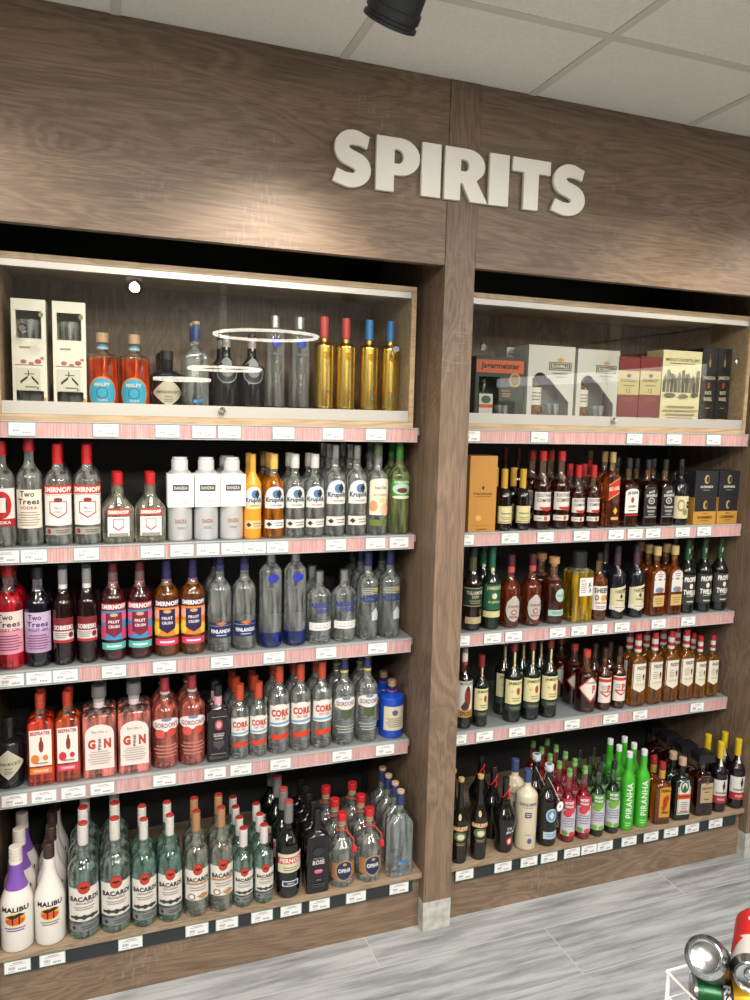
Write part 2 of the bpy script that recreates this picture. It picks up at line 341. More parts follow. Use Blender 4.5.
SH = {
 'std': Shape(.62, .78, .36), 'vodka': Shape(.64, .80, .36, .9), 'wine': Shape(.55, .74, .34, .95), 'round': Shape(.60, .74, .36, .8),
 'abso': Shape(.66, .80, .34, 1.3), 'ciroc': Shape(.80, .895, .42, 1.2), 'rum': Shape(.60, .76, .38, .8), 'flask': Shape(.48, .72, .34, .8, 2.6, .6),
 'sq': Shape(.66, .76, .33, 1.25, 6, .62, .02), 'sqw': Shape(.66, .74, .30, 1.5, 7, .72, .02), 'block': Shape(.70, .78, .55, 1.5, 7, .9, .02), 'jd': Shape(.58, .70, .32, 1.2, 7, .95, .02),
 'apoth': Shape(.62, .72, .42, 1.6), 'decant': Shape(.55, .74, .34, .7), 'can': Shape(.78, .86, .62, 1.5), 'gold': Shape(.705, .76, .42, 2.2), 'malf': Shape(.70, .78, .36, 1.6),
 'dingle': Shape(.60, .76, .28, 1.1, 5, .6, .02), 'piran': Shape(.62, .80, .45, 1.0), 'taper': Shape(.45, .78, .40, .8),
 'curvy': Shape(0, .8, .3, pts=[(0, .66), (.03, .74), (.16, .74), (.45, 1.0), (.68, .42), (.76, .28), (1, .26)]),
 'bail': Shape(0, .8, .3, pts=[(0, .86), (.02, .92), (.2, .94), (.46, 1.0), (.70, .42), (.8, .32), (1, .30)]),
 'jag': Shape(.60, .72, .34, 1.5, 5, .65, .02),
}
K = {}
def kind(key, desc, group, shape, gcol, lcol=None, fill=.72, caps=(), labels=(), extra=None, cat='bottle', opaque=None, name=None):
    K[key] = dict(desc=desc, group=group, shape=SH[shape], gcol=gcol, lcol=lcol, fill=fill, caps=caps, labels=labels, extra=extra, cat=cat, opaque=opaque, name=name)
def body_mesh(k, R, Hh, top):
    s = k['shape']; bm = bmesh.new(); N = 32; zl = s.zs_list(top); fill = k['fill'] if k['lcol'] else None
    if fill and fill < top: zl = sorted(set(zl+[fill])); 
    rings = []
    for v in zl:
        rx, ry, n = s.sec(v, R); ring = []
        for i in range(N):
            a = 2*math.pi*(i+.5)/N; c, d = math.cos(a), math.sin(a); e = 2/n
            ring.append(bm.verts.new((rx*math.copysign(abs(c)**e, c), ry*math.copysign(abs(d)**e, d), v*Hh)))
        rings.append(ring)
    for j in range(len(rings)-1):
        m = 1 if (fill and zl[j] < fill-1e-6) else 0
        for i in range(N):
            f = bm.faces.new((rings[j][i], rings[j][(i+1) % N], rings[j+1][(i+1) % N], rings[j+1][i])); f.material_index = m
    f = bm.faces.new(rings[0][::-1]); f.material_index = 1 if fill else 0
    bm.faces.new(rings[-1])
    return bm
def make_bottle(key, R, Hh, label, loc, group):
    k = K[key]; s = k['shape']; t = thing(k['name'] or key_name(k), label, k['cat'], loc, 0, group)
    caps = k['caps']; zc = min(c[0] for c in caps)
    if k['opaque']: mats = [mat(k['opaque'][0], k['opaque'][1], k['opaque'][2], coat=.3)]
    else: mats = [glass(k['gcol'], 1.4, 0, .085)]+([glass(k['lcol'], 1.37, 0, k.get('painted_glow') or .12 if k['lcol'] not in ('bfe4d2', 'a4dcc8', 'b0e0ca') else .10)] if k['lcol'] else [])
    body = obj('body' if k['opaque'] and k['cat'] != 'bottle' else 'glass_body', body_mesh(k, R, Hh, min(.985, zc+.03)), mats, t, True)
    bm = bmesh.new(); cm = []
    for c in caps:
        z0, z1, r, col = c[:4]; mm = mat(col[1:], .28, .9) if col[0] == '!' else mat(''.join('%02x' % int(int(col[q:q+2], 16)*.86) for q in (0, 2, 4)), .38, coat=.2)
        if mm not in cm: cm.append(mm)
        i = cm.index(mm); rr = r*R; e = min(.0012, (z1-z0)*Hh*.2)
        lathe(bm, [(rr-e, z0*Hh, i), (rr, z0*Hh+e, i), (rr, z1*Hh-e, i), (rr-e, z1*Hh, i)], 20)
        if len(c) > 4 and c[4] == 'rib':
            for q in range(3): lathe(bm, [(rr*1.0, z0*Hh+(z1-z0)*Hh*(.3+.2*q), i), (rr*1.05, z0*Hh+(z1-z0)*Hh*(.34+.2*q), i), (rr, z0*Hh+(z1-z0)*Hh*(.38+.2*q), i)], 20, close=False)
    obj('cap', bm, cm, t, True)
    if s.n > 2.2:
        def mapf(u, v, L):
            rx, ry, n = s.sec(v, R); x = u*rx; w = max(0, 1-abs(min(1, abs(u)))**n)**(1/n); return (x, -(ry*w+L), v*Hh)
    else:
        def mapf(u, v, L):
            r = s.r(v)*R+L; return (r*math.sin(u), -r*math.cos(u), v*Hh)
    for lab in k['labels']: layers_mesh(lab, mapf, ink, t, 'label')
    if k['extra']: k['extra'](t, R, Hh, s)
    return t
def key_name(k): return {'bottle': 'spirit_bottle'}.get(k['cat'], k['cat'].replace(' ', '_'))
def dup(root, loc, rz, label, group=None):
    r = root.copy(); COL.objects.link(r); r.location = loc; r.rotation_euler = (0, 0, rz); r['label'] = label
    if group: r['group'] = group
    for ch in root.children:
        c = ch.copy(); COL.objects.link(c); c.parent = r
        for g in ch.children:
            d = g.copy(); COL.objects.link(d); d.parent = c
    tag(r, label, r['category'], group); return r
ORD = ['leftmost', 'second from left', 'third from left', 'fourth from left', 'fifth from left', 'sixth from left']
FRONTS = []
def place(key, pxs, wpx, top, z, y0, depths=None, rz=0, R=None, base_off=.12):
    """bottles of one kind along a shelf: photo columns of the front ones, body width and cap top row of the first; depths = how many stand in each file"""
    k = K[key]; n = len(pxs); depths = depths or [1]*n
    Rg = .035; X = X_at(pxs[0], y0+Rg, z+base_off)
    Rg = R or wpx/2*depth(X, y0+Rg, z+base_off)/FPX
    if k['shape'].n > 2.2 and not R: Rg *= .97
    if len(pxs) > 1: Rg = min(Rg, min(X_at(q, y0+Rg, z+base_off)-X_at(p, y0+Rg, z+base_off) for p, q in zip(pxs, pxs[1:]))/2-.0006)
    pv = [f for f in FRONTS if f[0] == round(z, 2) and f[1] < X and abs(f[4]-y0) < .03]
    if pv: Rg = min(Rg, X-pv[-1][1]-pv[-1][2]-.0006)
    X = X_at(pxs[0], y0+Rg, z+base_off); Hh = h_at(top, X, y0+Rg*.9, z)
    ry = Rg*k['shape'].q if k['shape'].n > 2.2 else Rg
    total = sum(depths); grp = k['group'] if total > 1 else None; first = None
    for i, px in enumerate(pxs):
        Xi = X_at(px, y0+Rg, z+base_off)
        sp = k.get('gap', .006)
        for d in range(depths[i]):
            if n == 1: side = ''
            elif n == 2: side = 'left' if i == 0 else 'right'
            else: side = ORD[i]
            if d == 0:
                suf = '' if total == 1 else (', nearest' if n == 1 else (f', {side} of the front pair' if n == 2 else f', {side} in front'))
            elif n == 1: suf = [', directly behind the front one', ', third back in its file', ', fourth back in its file', ', fifth back in its file', ', sixth back in its file'][d-1]
            elif n == 2: suf = [f', behind the {side} one', f', third in {side} file', f', fourth in {side} file', f', fifth in {side} file'][d-1]
            else: suf = [f', second row, {side}', f', third row, {side}', f', fourth row, {side}'][d-1]
            yy = y0+ry+d*(2*ry+sp)
            loc = (Xi+(random.uniform(-.003, .003) if d else 0), yy, z+.0004)
            a = k['rot'] if 'rot' in k else (0 if X < 0 else -.38 if z < .3 else -.16)+random.uniform(-.05, .05) if k['shape'].n <= 2.2 else (-.16 if X > 0 and z < .3 else 0)+random.uniform(-.012, .012)
            if first is None: first = make_bottle(key, Rg, Hh, k['desc']+suf, loc, grp); first.rotation_euler.z = a
            else: dup(first, loc, a, k['desc']+suf, grp)
            if d == 0: FRONTS.append((round(z, 2), Xi, Rg, key, y0))
    return first
# ------------------------------------------------------------------ the room
X0, X1, YB = -4.2, 3.6, -8.0
struct(obj('floor', bx(X0, X1, YB, .8, -.1, 0), floor_mat()))
struct(obj('ceiling', bx(X0, X1, YB, .8, H, H+.1), ceil_mat()))
WM = wall_mat()
struct(obj('wall_back', bx(X0, X1, .7, .8, 0, H), WM)); struct(obj('wall_left', bx(X0-.1, X0, YB, .8, 0, H), WM))
struct(obj('wall_right', bx(X1, X1+.1, YB, .8, 0, H), WM)); struct(obj('wall_front', bx(X0, X1, YB-.1, YB, 0, H), WM))
TB = mat('dcd6cc', .6)
gx = [-.929+.6*i for i in range(-5, 8)]; gy = [-.384-.6*j for j in range(0, 13)]
bm = bmesh.new()
for x in gx: box(bm, x-.012, x+.012, YB, .0, H-.004, H+.01)
struct(obj('trim_1', bm, TB))
bm = bmesh.new()
for y in gy: box(bm, X0, X1, y-.012, y+.012, H-.0045, H+.01)
struct(obj('trim_2', bm, TB))
PW = mat('fff6e6', .5, 0, 3.0)
for i, (x, y) in enumerate(FILL_PANELS):  # bodies for the added fill lights
    t = thing('fill_panel', f'added unseen square fill panel, {["left", "middle", "right"][i % 3]} of the {["nearest", "second", "third"][i//3]} row overhead', 'added fill light', (x, y, H-.012), 0, 'added unseen fill panels')
    obj('frame', bx(-.29, .29, -.29, .29, 0, .02), mat('e8e8e4', .4), t); obj('diffuser', bx(-.27, .27, -.27, .27, -.003, .004), PW, t)
# ------------------------------------------------------------------ pillars, fascias, bays
CONC = concrete(); BLK = mat('1c1e1e', .6); DARK = mat('232626', .55)
for nm, x in (('left', -BW-CW), ('middle', 0), ('right', CW+BW)):
    lab = {'left': 'taupe wood pillar at the left end of the left bay', 'middle': 'taupe wood pillar between the two shelf bays, on grey tile base', 'right': 'taupe wood pillar at the right end of the right bay'}[nm]
    t = thing('wood_pillar', lab, 'pillar', (x, 0, 0), 0, 'wood pillars of the shelving wall')
    obj('post', bx(0, CW, 0, BACK+.05, .1023, H-.001, bev=.0015), WOODV, t)
    obj('base_tile', bx(0, CW, -.001, BACK+.05, 0, .1018), CONC, t)['label'] = 'grey mottled tile base'
for nm in ('left', 'right'):
    a, b = BAYS[nm]
    tag(obj('fascia_panel', bx(a+.001, b-.001, 0.002, .03, FAS, H-.001, bev=.001), wood('fascia_grain_'+nm, 0, offs=2 if nm == 'left' else 11, marks=.9)), f'horizontal-grained wood fascia board above the {nm} shelf bay', 'fascia', 'wood fascia boards')
    t = thing('shelf_bay', f'dark-backed shelf bay left of the middle pillar' if nm == 'left' else 'dark-backed shelf bay right of the middle pillar', 'shelving', (a, 0, 0), 0, 'built-in shelf bays')
    obj('back_panel', bx(.001, BW-.001, BACK, BACK+.02, .1, H-.01), DARK, t)
    for q, (u0, u1) in enumerate(((.003, .02), (BW-.02, BW-.003))):
        bm = bmesh.new()   # slotted upright
        box(bm, u0, u1, BACK-.014, BACK-.0005, .21, FAS+.2)
        obj('slotted_upright', bm, BLK, t)
    obj('kick_panel', bx(.001, BW-.001, .036, .055, 0, .181), wood('kick_grain_'+nm, 0, offs=21 if nm == 'left' else 27), t)
    obj('deck', bx(.001, BW-.001, .015, BACK-.001, DECK-.017, DECK, bev=.001), WOODY, t)['label'] = 'light wood bottom deck'
    obj('ticket_rail', bx(.03, BW-.03, .026, .0355, .134, .1815), mat('23282c', .35), t)['label'] = 'charcoal ticket rail under the deck'
# side walls seen inside the bays belong to the pillars; shelves:
SHN = ['below the glass cabinet', 'second from top', 'third from top', 'lowest of the metal ones']
GREY = mat('84898c', .4, .3); GRL = mat('aab0b2', .35, .2)
for nm in ('left', 'right'):
    a, b = BAYS[nm]
    for k, z in enumerate(ZS):
        t = thing('shelf', f'grey metal shelf with pink front strip in {nm} bay, {["under the glass cabinet", "first below cabinet level", "second below cabinet level", "third below cabinet level"][k]}', 'shelf', (a, 0, z), 0, 'grey shelves with pink strips')
        obj('tray', bx(.012, BW-.012, SY+.004, BACK-.016, -.022, 0), GREY, t)
        bm = bmesh.new(); box(bm, .014, BW-.02, SY-.0005, SY+.0035, -LIP, -.001)
        obj('front_strip', bm, PINK, t)
        bm = bmesh.new(); box(bm, .014, BW-.02, SY-.003, SY+.01, -.0015, .0015); box(bm, .014, BW-.02, SY-.003, SY+.0035, -LIP-.002, -LIP)
        obj('strip_rail', bm, GRL, t)['label'] = 'pale metal rail holding the strip'
# ------------------------------------------------------------------ price tickets
TP, TK, TE = mat('dad8d8', .4), mat('6f7476', .6), mat('8fb0a8', .3)
def ticket_mesh(seed):
    rnd = random.Random(seed); bm = bmesh.new(); w, h = .068, .037
    box(bm, -w/2, w/2, -.0008, .0008, -h/2, h/2, 2); box(bm, -w/2+.0022, w/2-.0022, -.0012, 0, -h/2+.0022, h/2-.0022, 0)
    def mark(x0, x1, z0, z1): box(bm, x0, x1, -.0016, -.001, z0, z1, 1)
    mark(-.012, .014, .0105, .0120); mark(-.02, .02, .0065, .0076)
    for i in range(9):
        x = -.022+i*.0019; mark(x, x+.0006+.0006*rnd.random(), -.007, .0005)
    x = .002
    for i in range(5): mark(x, x+.0026, -.0115, -.0068); x += .0042
    mark(-.024, -.006, -.0125, -.0115)
    return bm
TM = []
for s in range(4):
    me = bpy.data.meshes.new('price_ticket'); bm = ticket_mesh(s); bm.to_mesh(me); bm.free()
    for m in (TP, TK, TE): me.materials.append(m)
    TM.append(me)
TICK = {('left', 0): [22, 106, 167.5, 204, 229.5, 283.5, 333, 376], ('left', 1): [6, 34, 86.5, 152.5, 182, 208, 232.5, 255, 277.5, 336, 375.5, 399],
        ('left', 2): [11, 39, 65.5, 114, 164.5, 222, 274, 326, 377.5], ('left', 3): [14.5, 44, 73.5, 102.5, 164.5, 215, 241, 280.5, 342, 385],
        ('left', 4): [17.5, 52.5, 130.5, 197, 227, 262, 291, 319.5, 356, 399],
        ('right', 0): [539.5, 634.5, 674, 713.5], ('right', 1): [510, 545.5, 581.5, 616, 635, 653, 682.5, 704],
        ('right', 2): [492.5, 513.5, 557.5, 579, 599.5, 622, 658.5, 688], ('right', 3): [484.5, 517, 572, 610.5, 640, 697],
        ('right', 4): [464.5, 503, 529, 549, 572, 589, 605, 629, 651, 671, 692, 715.5]}
NTH = ['first', 'second', 'third', 'fourth', 'fifth', 'sixth', 'seventh', 'eighth', 'ninth', 'tenth', 'eleventh', 'twelfth', 'thirteenth']
for (nm, k), pxs in TICK.items():
    a, b = BAYS[nm]
    if k < 4: y, z = SY-.0035, ZS[k]-LIP/2-.0003
    else: y, z = .0225, .158
    if nm == 'right' and k < 4: pxs = [X_at([471, 465, 461, 458][k], y, z)] + pxs
    for i, p in enumerate(pxs):
        X = p if p < 5 else X_at(p, y, z)
        if nm == 'right': X = max(X, CW+.056)
        o = bpy.data.objects.new('price_ticket', TM[(i*3+k) % 4]); COL.objects.link(o); o.location = (X, y, z)
        where = ['strip under the glass cabinet', 'second strip', 'third strip', 'lowest pink strip', 'dark rail'][k]
        tag(o, f'white price ticket, {NTH[i]} from left on the {nm} bay\'s {where}', 'price tag', 'price tickets on the shelf edges')
# ------------------------------------------------------------------ glass cabinets
PANE = pane_mat(); ALU = mat('a9a8a2', .4, .3); CHR = mat('c8c8c8', .15, 1.0)
CZ0, CZ1 = 1.6625, 2.103; CY0, CY1 = SY, .50
for nm in ('left', 'right'):
    a, b = BAYS[nm]; x0, x1 = a+.036, b-.036; w = x1-x0
    t = thing('glass_cabinet', f'wood-edged display cabinet with sliding glass doors atop the {nm} bay', 'cabinet', (x0, 0, 0), 0, 'glass-fronted display cabinets')
    bm = bmesh.new(); box(bm, 0, w, CY0, CY1, CZ0+.0004, CZ0+.018); obj('bottom_board', bm, WOODC, t)
    obj('top_board', bx(0, w, CY0, CY1, CZ1-.016, CZ1), WOODC, t)
    obj('side_board', bx(0, .016, CY0, CY1, CZ0+.0185, CZ1-.0165), WOODC, t); obj('side_board', bx(w-.016, w, CY0, CY1, CZ0+.0185, CZ1-.0165), WOODC, t)
    obj('back_board', bx(.0165, w-.0165, CY1-.012, CY1-.001, CZ0+.0185, CZ1-.0165), WOODV, t)
    obj('top_track', bx(.0165, w-.0165, CY0+.003, CY0+.03, CZ1-.035, CZ1-.0165), ALU, t)['label'] = 'brushed aluminium top track'
    obj('bottom_track', bx(.0165, w-.0165, CY0+.003, CY0+.03, CZ0+.0185, CZ0+.053), ALU, t)['label'] = 'brushed aluminium bottom track'
    mid = w/2
    for q, (u0, u1, yy) in enumerate(((.017, mid+.012 if nm == 'left' else mid+.02, CY0+.018), (mid-.010 if nm == 'left' else mid-.035, w-.017, CY0+.008))):
        d = obj('glass_door', bx(u0, u1, yy, yy+.004, CZ0+.054, CZ1-.036), PANE, t)
        kx = u0+.055 if q == 0 else u1-.05
        kb = lathe(bmesh.new(), [(.004, 0), (.006, .004), (.0125, .008), (.0125, .013), (.009, .016)], 20, M=Matrix.Translation((kx, yy-.0002, CZ0+(.245 if nm == 'left' else .27))) @ Matrix.Rotation(math.pi/2, 4, 'X'))
        obj('door_knob', kb, CHR, d, True)
    lk = lathe(bmesh.new(), [(.009, 0), (.010, .003), (.010, .014), (.008, .018)], 20, M=Matrix.Translation((mid-.004, CY0+.003, CZ0+.04)) @ Matrix.Rotation(math.pi/2, 4, 'X'))
    obj('door_lock', lk, CHR, t, True)
# ------------------------------------------------------------------ the sign
WH = mat('efece4', .5)
def letter(nm, parts, holes, x, w, z0=2.3405, hgt=.147):
    cu = bpy.data.curves.new('letter', 'CURVE'); cu.dimensions = '2D'; cu.fill_mode = 'BOTH'; cu.extrude = .006; cu.bevel_depth = .0012; cu.bevel_resolution = 1
    for ps in parts+holes:
        sp = cu.splines.new('POLY'); sp.points.add(len(ps)-1); sp.use_cyclic_u = True
        for q, (u, v) in zip(sp.points, ps): q.co = (u*w, v*hgt, 0, 1)
    o = bpy.data.objects.new('tmp', cu); COL.objects.link(o); dg = bpy.context.evaluated_depsgraph_get()
    me = bpy.data.meshes.new_from_object(o.evaluated_get(dg)); bpy.data.objects.remove(o); me.name = 'letter'
    me.materials.clear(); me.materials.append(WH)
    l = bpy.data.objects.new('letter', me); COL.objects.link(l); l.parent = SIGN; l.location = (x, -.0075, z0); l.rotation_euler = (math.pi/2, 0, 0); return l
SIGN = thing('wall_sign', 'raised white capital letters reading SPIRITS on the wood fascia', 'sign', (0, 0, 0))
def arc(cx, cy, rx, ry, a0, a1, n=12): return [(cx+rx*math.cos(math.radians(a0+(a1-a0)*i/n)), cy+ry*math.sin(math.radians(a0+(a1-a0)*i/n))) for i in range(n+1)]
LI = [(0, 0), (1, 0), (1, 1), (0, 1)]
LP = [(0, 0), (.40, 0), (.40, .32)]+arc(.55, .66, .45, .34, -90, 90)+[(0, 1)]
LPH = [[(.40, .52), (.40, .80)]+arc(.50, .66, .13, .14, 90, -90, 8)]
LR = [(0, 0), (.36, 0), (.36, .34), (.42, .34), (.62, 0), (1.02, 0), (.74, .41)]+arc(.52, .69, .42, .31, -50, 90)+[(0, 1)]
LRH = [[(.36, .56), (.36, .80)]+arc(.46, .68, .11, .12, 90, -90, 8)]
LT = [(.31, 0), (.69, 0), (.69, .74), (1, .74), (1, 1), (0, 1), (0, .74), (.31, .74)]
def ell(cx, cy, a, b, a0, a1, n=10): return arc(cx, cy, a, b, a0, a1, n)
LS = ([(.93, .93)]+ell(.53, .70, .47, .32, 72, 180, 10)+ell(.42, .68, .36, .30, 188, 250, 5)+[(.50, .345)]+ell(.50, .285, .09, .055, 60, -90, 6)
      +[(.33, .235), (.12, .29), (.02, .06)]+ell(.46, .30, .52, .32, -115, 0, 12)+ell(.56, .32, .42, .30, 6, 68, 6)+[(.50, .655)]+ell(.50, .715, .09, .05, 250, 90, 6)+[(.70, .765), (.87, .72)])
def sx(p): return X_at(p, -.012, 2.42)
for nm, A, B_, sh, ho in (('S', 332.5, 373, LS, []), ('P', 376.5, 421, LP, LPH), ('I', 422, 442, LI, []), ('R', 445, 488.5, LR, LRH), ('I', 489.5, 510, LI, []), ('T', 512.5, 551, LT, []), ('S', 551.5, 587, LS, [])):
    xa = sx(A); letter(nm, [sh], ho, xa, sx(B_-1.6)-xa)['label'] = f'white raised letter {nm}'
# ------------------------------------------------------------------ spotlights
LF = mat('fff1d8', .4, 0, 14)
def spotlight(p, t, label):
    p, t = Vector(p), Vector(t); d = (t-p).normalized(); M = Matrix.Translation(p) @ d.to_track_quat('-Z', 'Y').to_matrix().to_4x4()
    th = thing('track_spotlight', label, 'spotlight', (p.x, p.y, p.z), 0, 'black track spotlights'); th.matrix_world = Matrix.Translation(p)
    L = Matrix.Translation(-p) @ M
    g = [(.046, .0), (.0465, -.001)]
    obj('lamp_body', lathe(bmesh.new(), [(.030, .150), (.045, .140), (.052, .125), (.052, .030), (.0555, .028), (.0555, .012), (.052, .010), (.052, .004), (.056, .002), (.056, -.004), (.050, -.004), (.048, .006)], 32, M=L), mat('17181b', .45), th, True)
    obj('lens', lathe(bmesh.new(), [(.0475, .007), (.0475, .009)], 32, M=L), LF, th)['label'] = 'glowing round lens'
    c = L @ Vector((0, 0, .08)); bm = bmesh.new()
    tube(bm, [(c.x, c.y, c.z+.04), (c.x, c.y, H-.03-p.z)], .012); box(bm, c.x-.045, c.x+.045, c.y-.018, c.y+.018, H-.032-p.z, H-.005-p.z)
    obj('mounting_stem', bm, mat('17181b', .45), th)
for (p, t, k), lb in zip(SPOTS, ('black spotlight hanging from the ceiling above the sign', 'black spotlight above the right bay', 'black spotlight above the far left of the left bay', 'black spotlight above the right end of the right bay',
                                 'black spotlight behind the viewer aimed at the left bay', 'black spotlight behind the viewer aimed at the right bay', 'black spotlight behind the viewer at far right', 'black spotlight behind the viewer at far left')):
    spotlight(p, t, lb)
# ------------------------------------------------------------------ ring pendants, the counter wall to the right (both seen mirrored in the cabinet glass)
RG = mat('fff4e2', .4, 0, RING_E)
for nm, (x, y, z, r) in {'largest': (.69*1.0, -5.65, 2.50, .54), 'middle-sized': (.45, -6.9, 2.2, .43), 'smallest': (-.20, -5.4, 2.0, .27)}.items():
    t = thing('ring_pendant', f'{nm} of the glowing white ring pendant lamps', 'pendant lamp', (x, y, z), 0, 'white ring pendant lamps')
    obj('ring', tube(bmesh.new(), [(r*math.cos(a*math.pi/24), r*math.sin(a*math.pi/24), 0) for a in range(48)], .016, 8, True), RG, t, True)
    bm = bmesh.new()
    for q in range(3): tube(bm, [(r*math.cos(q*2.094), r*math.sin(q*2.094), .015), (0, 0, H-.02-z)], .0015, 5)
    lathe(bm, [(.05, H-.025-z), (.05, H-.003-z)], 16)
    obj('cable', bm, mat('cfcfcf', .5), t)
ux = 2.40
t = thing('wall_unit', 'wood-fronted shelving unit along the right wall', 'shelving', (ux, -2.4, 0))
W2 = wood('side_unit_grain', 1, offs=31)
obj('fascia', bx(0, .03, -1.5, 1.2, 2.262, H-.002), W2, t); obj('lower_fascia', bx(0, .03, -1.5, 1.2, FAS, 2.25), W2, t)
obj('back_board', bx(.5, .52, -1.5, 1.2, 0, H-.002), BLK, t)
obj('lamp_strip', bx(.10, .12, -1.49, 1.19, 1.98, 2.06), mat('ffffff', .5, 0, 1.6), t)['label'] = 'glowing white strip'
obj('cabinet_box', bx(.125, .49, -1.5, 1.2, 1.1, 2.06), mat('d8d4cc', .5), t); obj('base_box', bx(.1, .49, -1.5, 1.2, 0, 1.0), W2, t)
obj('end_board', bx(0, .52, 1.2, 1.22, 0, H-.002), W2, t)
# ------------------------------------------------------------------ kinds of bottle
CLR, GRN, OLV = 'eef4f0', 'b9dcc6', 'd5e0b0'
RED = 'c4161c'
def cap(z, r, c, *more): return [(z, 1, r, c)+more]
# -- left bay, first shelf
kind('L1a', 'clear vodka bottle with red cap and red warrior label', 'x', 'vodka', CLR, caps=cap(.86, .40, RED), labels=[
    [('r', -1.1, 1.1, .20, .56, 'e9e4e0'), ('e', 0, .40, .75, .13, RED), ('e', 0, .40, .42, .08, '2a1a1a'), ('r', -.2, .3, .33, .47, 'e9e4e0'), ('r', -1.1, 1.1, .20, .27, 'b0181f'), ('t', 'VODKA', 0, .235, 1.3, .03, 'eeeeee')]])
kind('L1b', 'clear vodka bottle with cream two-line serif label, red cap', 'x', 'vodka', CLR, caps=cap(.88, .42, 'b3171c'), labels=[
    [('r', -1.15, 1.15, .17, .53, 'e8e0cf'), ('t', 'Two', -.1, .49, 1.1, .055, '2b2b2b'), ('t', 'Trees', 0, .42, 1.7, .055, '2b2b2b'), ('t', 'VODKA', 0, .362, 1.3, .03, 'b0403c'), ('l', -.9, .9, .19, .33, 6, '99908a')]])
SM = lambda h=0: [('r', -1.2, 1.2, .50, .60, 'c32a1c'), ('r', -1.2, 1.2, .505, .513, 'e8e8e8'), ('t', 'SMIRNOFF', 0, .555, 2.1, .055, 'f4f0ea', 0, .06)]
def smlab(c1='f1efe9', band='a39d97'):
    return [SM(), [('r', -1.1, 1.1, .20, .50, c1), ('s', -.62, .62, .27, .44, .05, 'b23229'), ('s', -.54, .54, .285, .43, .045, c1), ('e', 0, .455, .3, .022, '8a2a25'), ('t', 'No.21', 0, .375, .5, .03, '555'), ('t', 'VODKA', 0, .335, .6, .02, '777')],
            [('r', -1.05, 1.05, .105, .175, band), ('e', -.7, .14, .16, .025, 'a03028'), ('l', -.3, .9, .12, .16, 2, '5a5654')]]
kind('L1c', 'large clear vodka bottle, red cap, red band over white shield', 'large clear vodka bottles with red band labels', 'vodka', CLR, caps=cap(.80, .37, RED), labels=smlab())
kind('L1d', 'short flat clear vodka flask with red cap and band', 'short clear vodka flasks', 'flask', 'eef2da', caps=cap(.80, .32, RED), labels=[
    [('r', -.72, .72, .40, .49, 'c32a1c'), ('t', 'SMIRNOFF', 0, .445, 1.3, .055, 'f4f0ea', 0, .06)],
    [('r', -.68, .68, .10, .38, 'f1efe9'), ('s', -.34, .34, .18, .35, .05, 'b23229'), ('s', -.29, .29, .20, .34, .045, 'f1efe9'), ('r', -.6, .6, .10, .15, '9a9490')]])
def sleeve(t, R, Hh, s):
    bm = bmesh.new(); w = R*1.02; box(bm, -w, w, -w, w, .41*Hh, .80*Hh, bev=.002)
    o = obj('paper_sleeve', bm, mat('eeedeb', .7), t); o['label'] = 'white paper sleeve'
    f = lambda u, v, L: (u*w, -w-L, v*Hh)
    layers_mesh([('r', -.62, .62, .60, .68, '4c4c4c'), ('t', 'DANZKA', 0, .64, 1.0, .035, 'dddddd')], f, ink, o, 'name_panel'); layers_mesh([('t', '50', -.45, .48, .2, .03, '777'), ('l', -.2, .8, .455, .50, 2, '999')], f, ink, o, 'small_print')
kind('L1e', 'silver metal vodka flask wearing a white paper sleeve', 'silver vodka flasks in white sleeves', 'can', 'fff', caps=[(.84, .97, .66, 'd8dadc'), (.97, 1, .6, 'd8dadc')], opaque=('d4d6d8', .34, .6), labels=[[('t', 'DANZKA', .0, .24, .9, .05, 'a86a4a'), ('t', 'VODKA', 0, .16, .6, .03, '8a8a8a')]], extra=sleeve)
def krup(top, c2='f2efe8', word='WODKA', lo='ece8df'):
    return [[('r', -1.1, 1.1, .36, .50, c2), ('a', -1.05, 1.05, .42, .62, .12, 'dfe8ee'), ('e', .1, .53, .42, .05, '4f78a8'), ('d', .35, .53, .3, .06, '2c2622'), ('t', 'Krupnik', 0, .455, 1.9, .07, '2e2420', 0, .05), ('t', word, .1, .395, 1.1, .022, '8a5a50')],
            [('r', -1.1, 1.1, .12, .22, lo), ('d', -.6, .17, .3, .03, '3c3028'), ('l', -.2, 1.0, .14, .20, 2, '8a8070')]]
kind('L1f', 'orange cream vodka bottle with yellow capsule', 'x', 'vodka', 'fff', caps=cap(.79, .36, 'd9a13c'), opaque=('e09028', .25, 0), labels=krup(1, 'f0dcb0', 'LIQUEUR', 'f0c890'))
kind('L1g', 'amber honey liqueur bottle, gold cap, horse label', 'x', 'vodka', 'f6e8cc', 'd88018', .74, cap(.82, .40, 'e0b860'), krup(1, 'e8eef2', 'LIKIER', 'f2efe8'))
kind('L1h', 'medium clear vodka bottle with white cap and horse label', 'medium clear vodka bottles with white caps', 'vodka', CLR, caps=cap(.83, .44, 'd8d8d4'), labels=krup(1))
kind('L1i', 'tall clear vodka bottle with silver cap and horse label', 'tall clear vodka bottles with silver caps', 'vodka', CLR, caps=cap(.85, .40, '!a8aaac'), labels=krup(1))
kind('L1j', 'clear botanical vodka bottle with cream and peach floral label', 'x', 'apoth', CLR, caps=cap(.86, .42, '4d6a3a'), labels=[
    [('a', -1.15, 1.15, .22, .62, .04, 'eee8d4'), ('t', 'Ketel One', 0, .52, 1.2, .04, '3a5a34'), ('t', 'BOTANICAL', 0, .44, 1.4, .025, 'c07050'), ('e', -.7, .32, .4, .06, 'e8a070'), ('e', .5, .28, .6, .07, 'f0c0a0'), ('e', .1, .38, .3, .03, 'e0d080'), ('e', .9, .36, .25, .05, 'e2785c')],
    [('r', -1.1, 1.1, .10, .17, '6b7a3c')]])
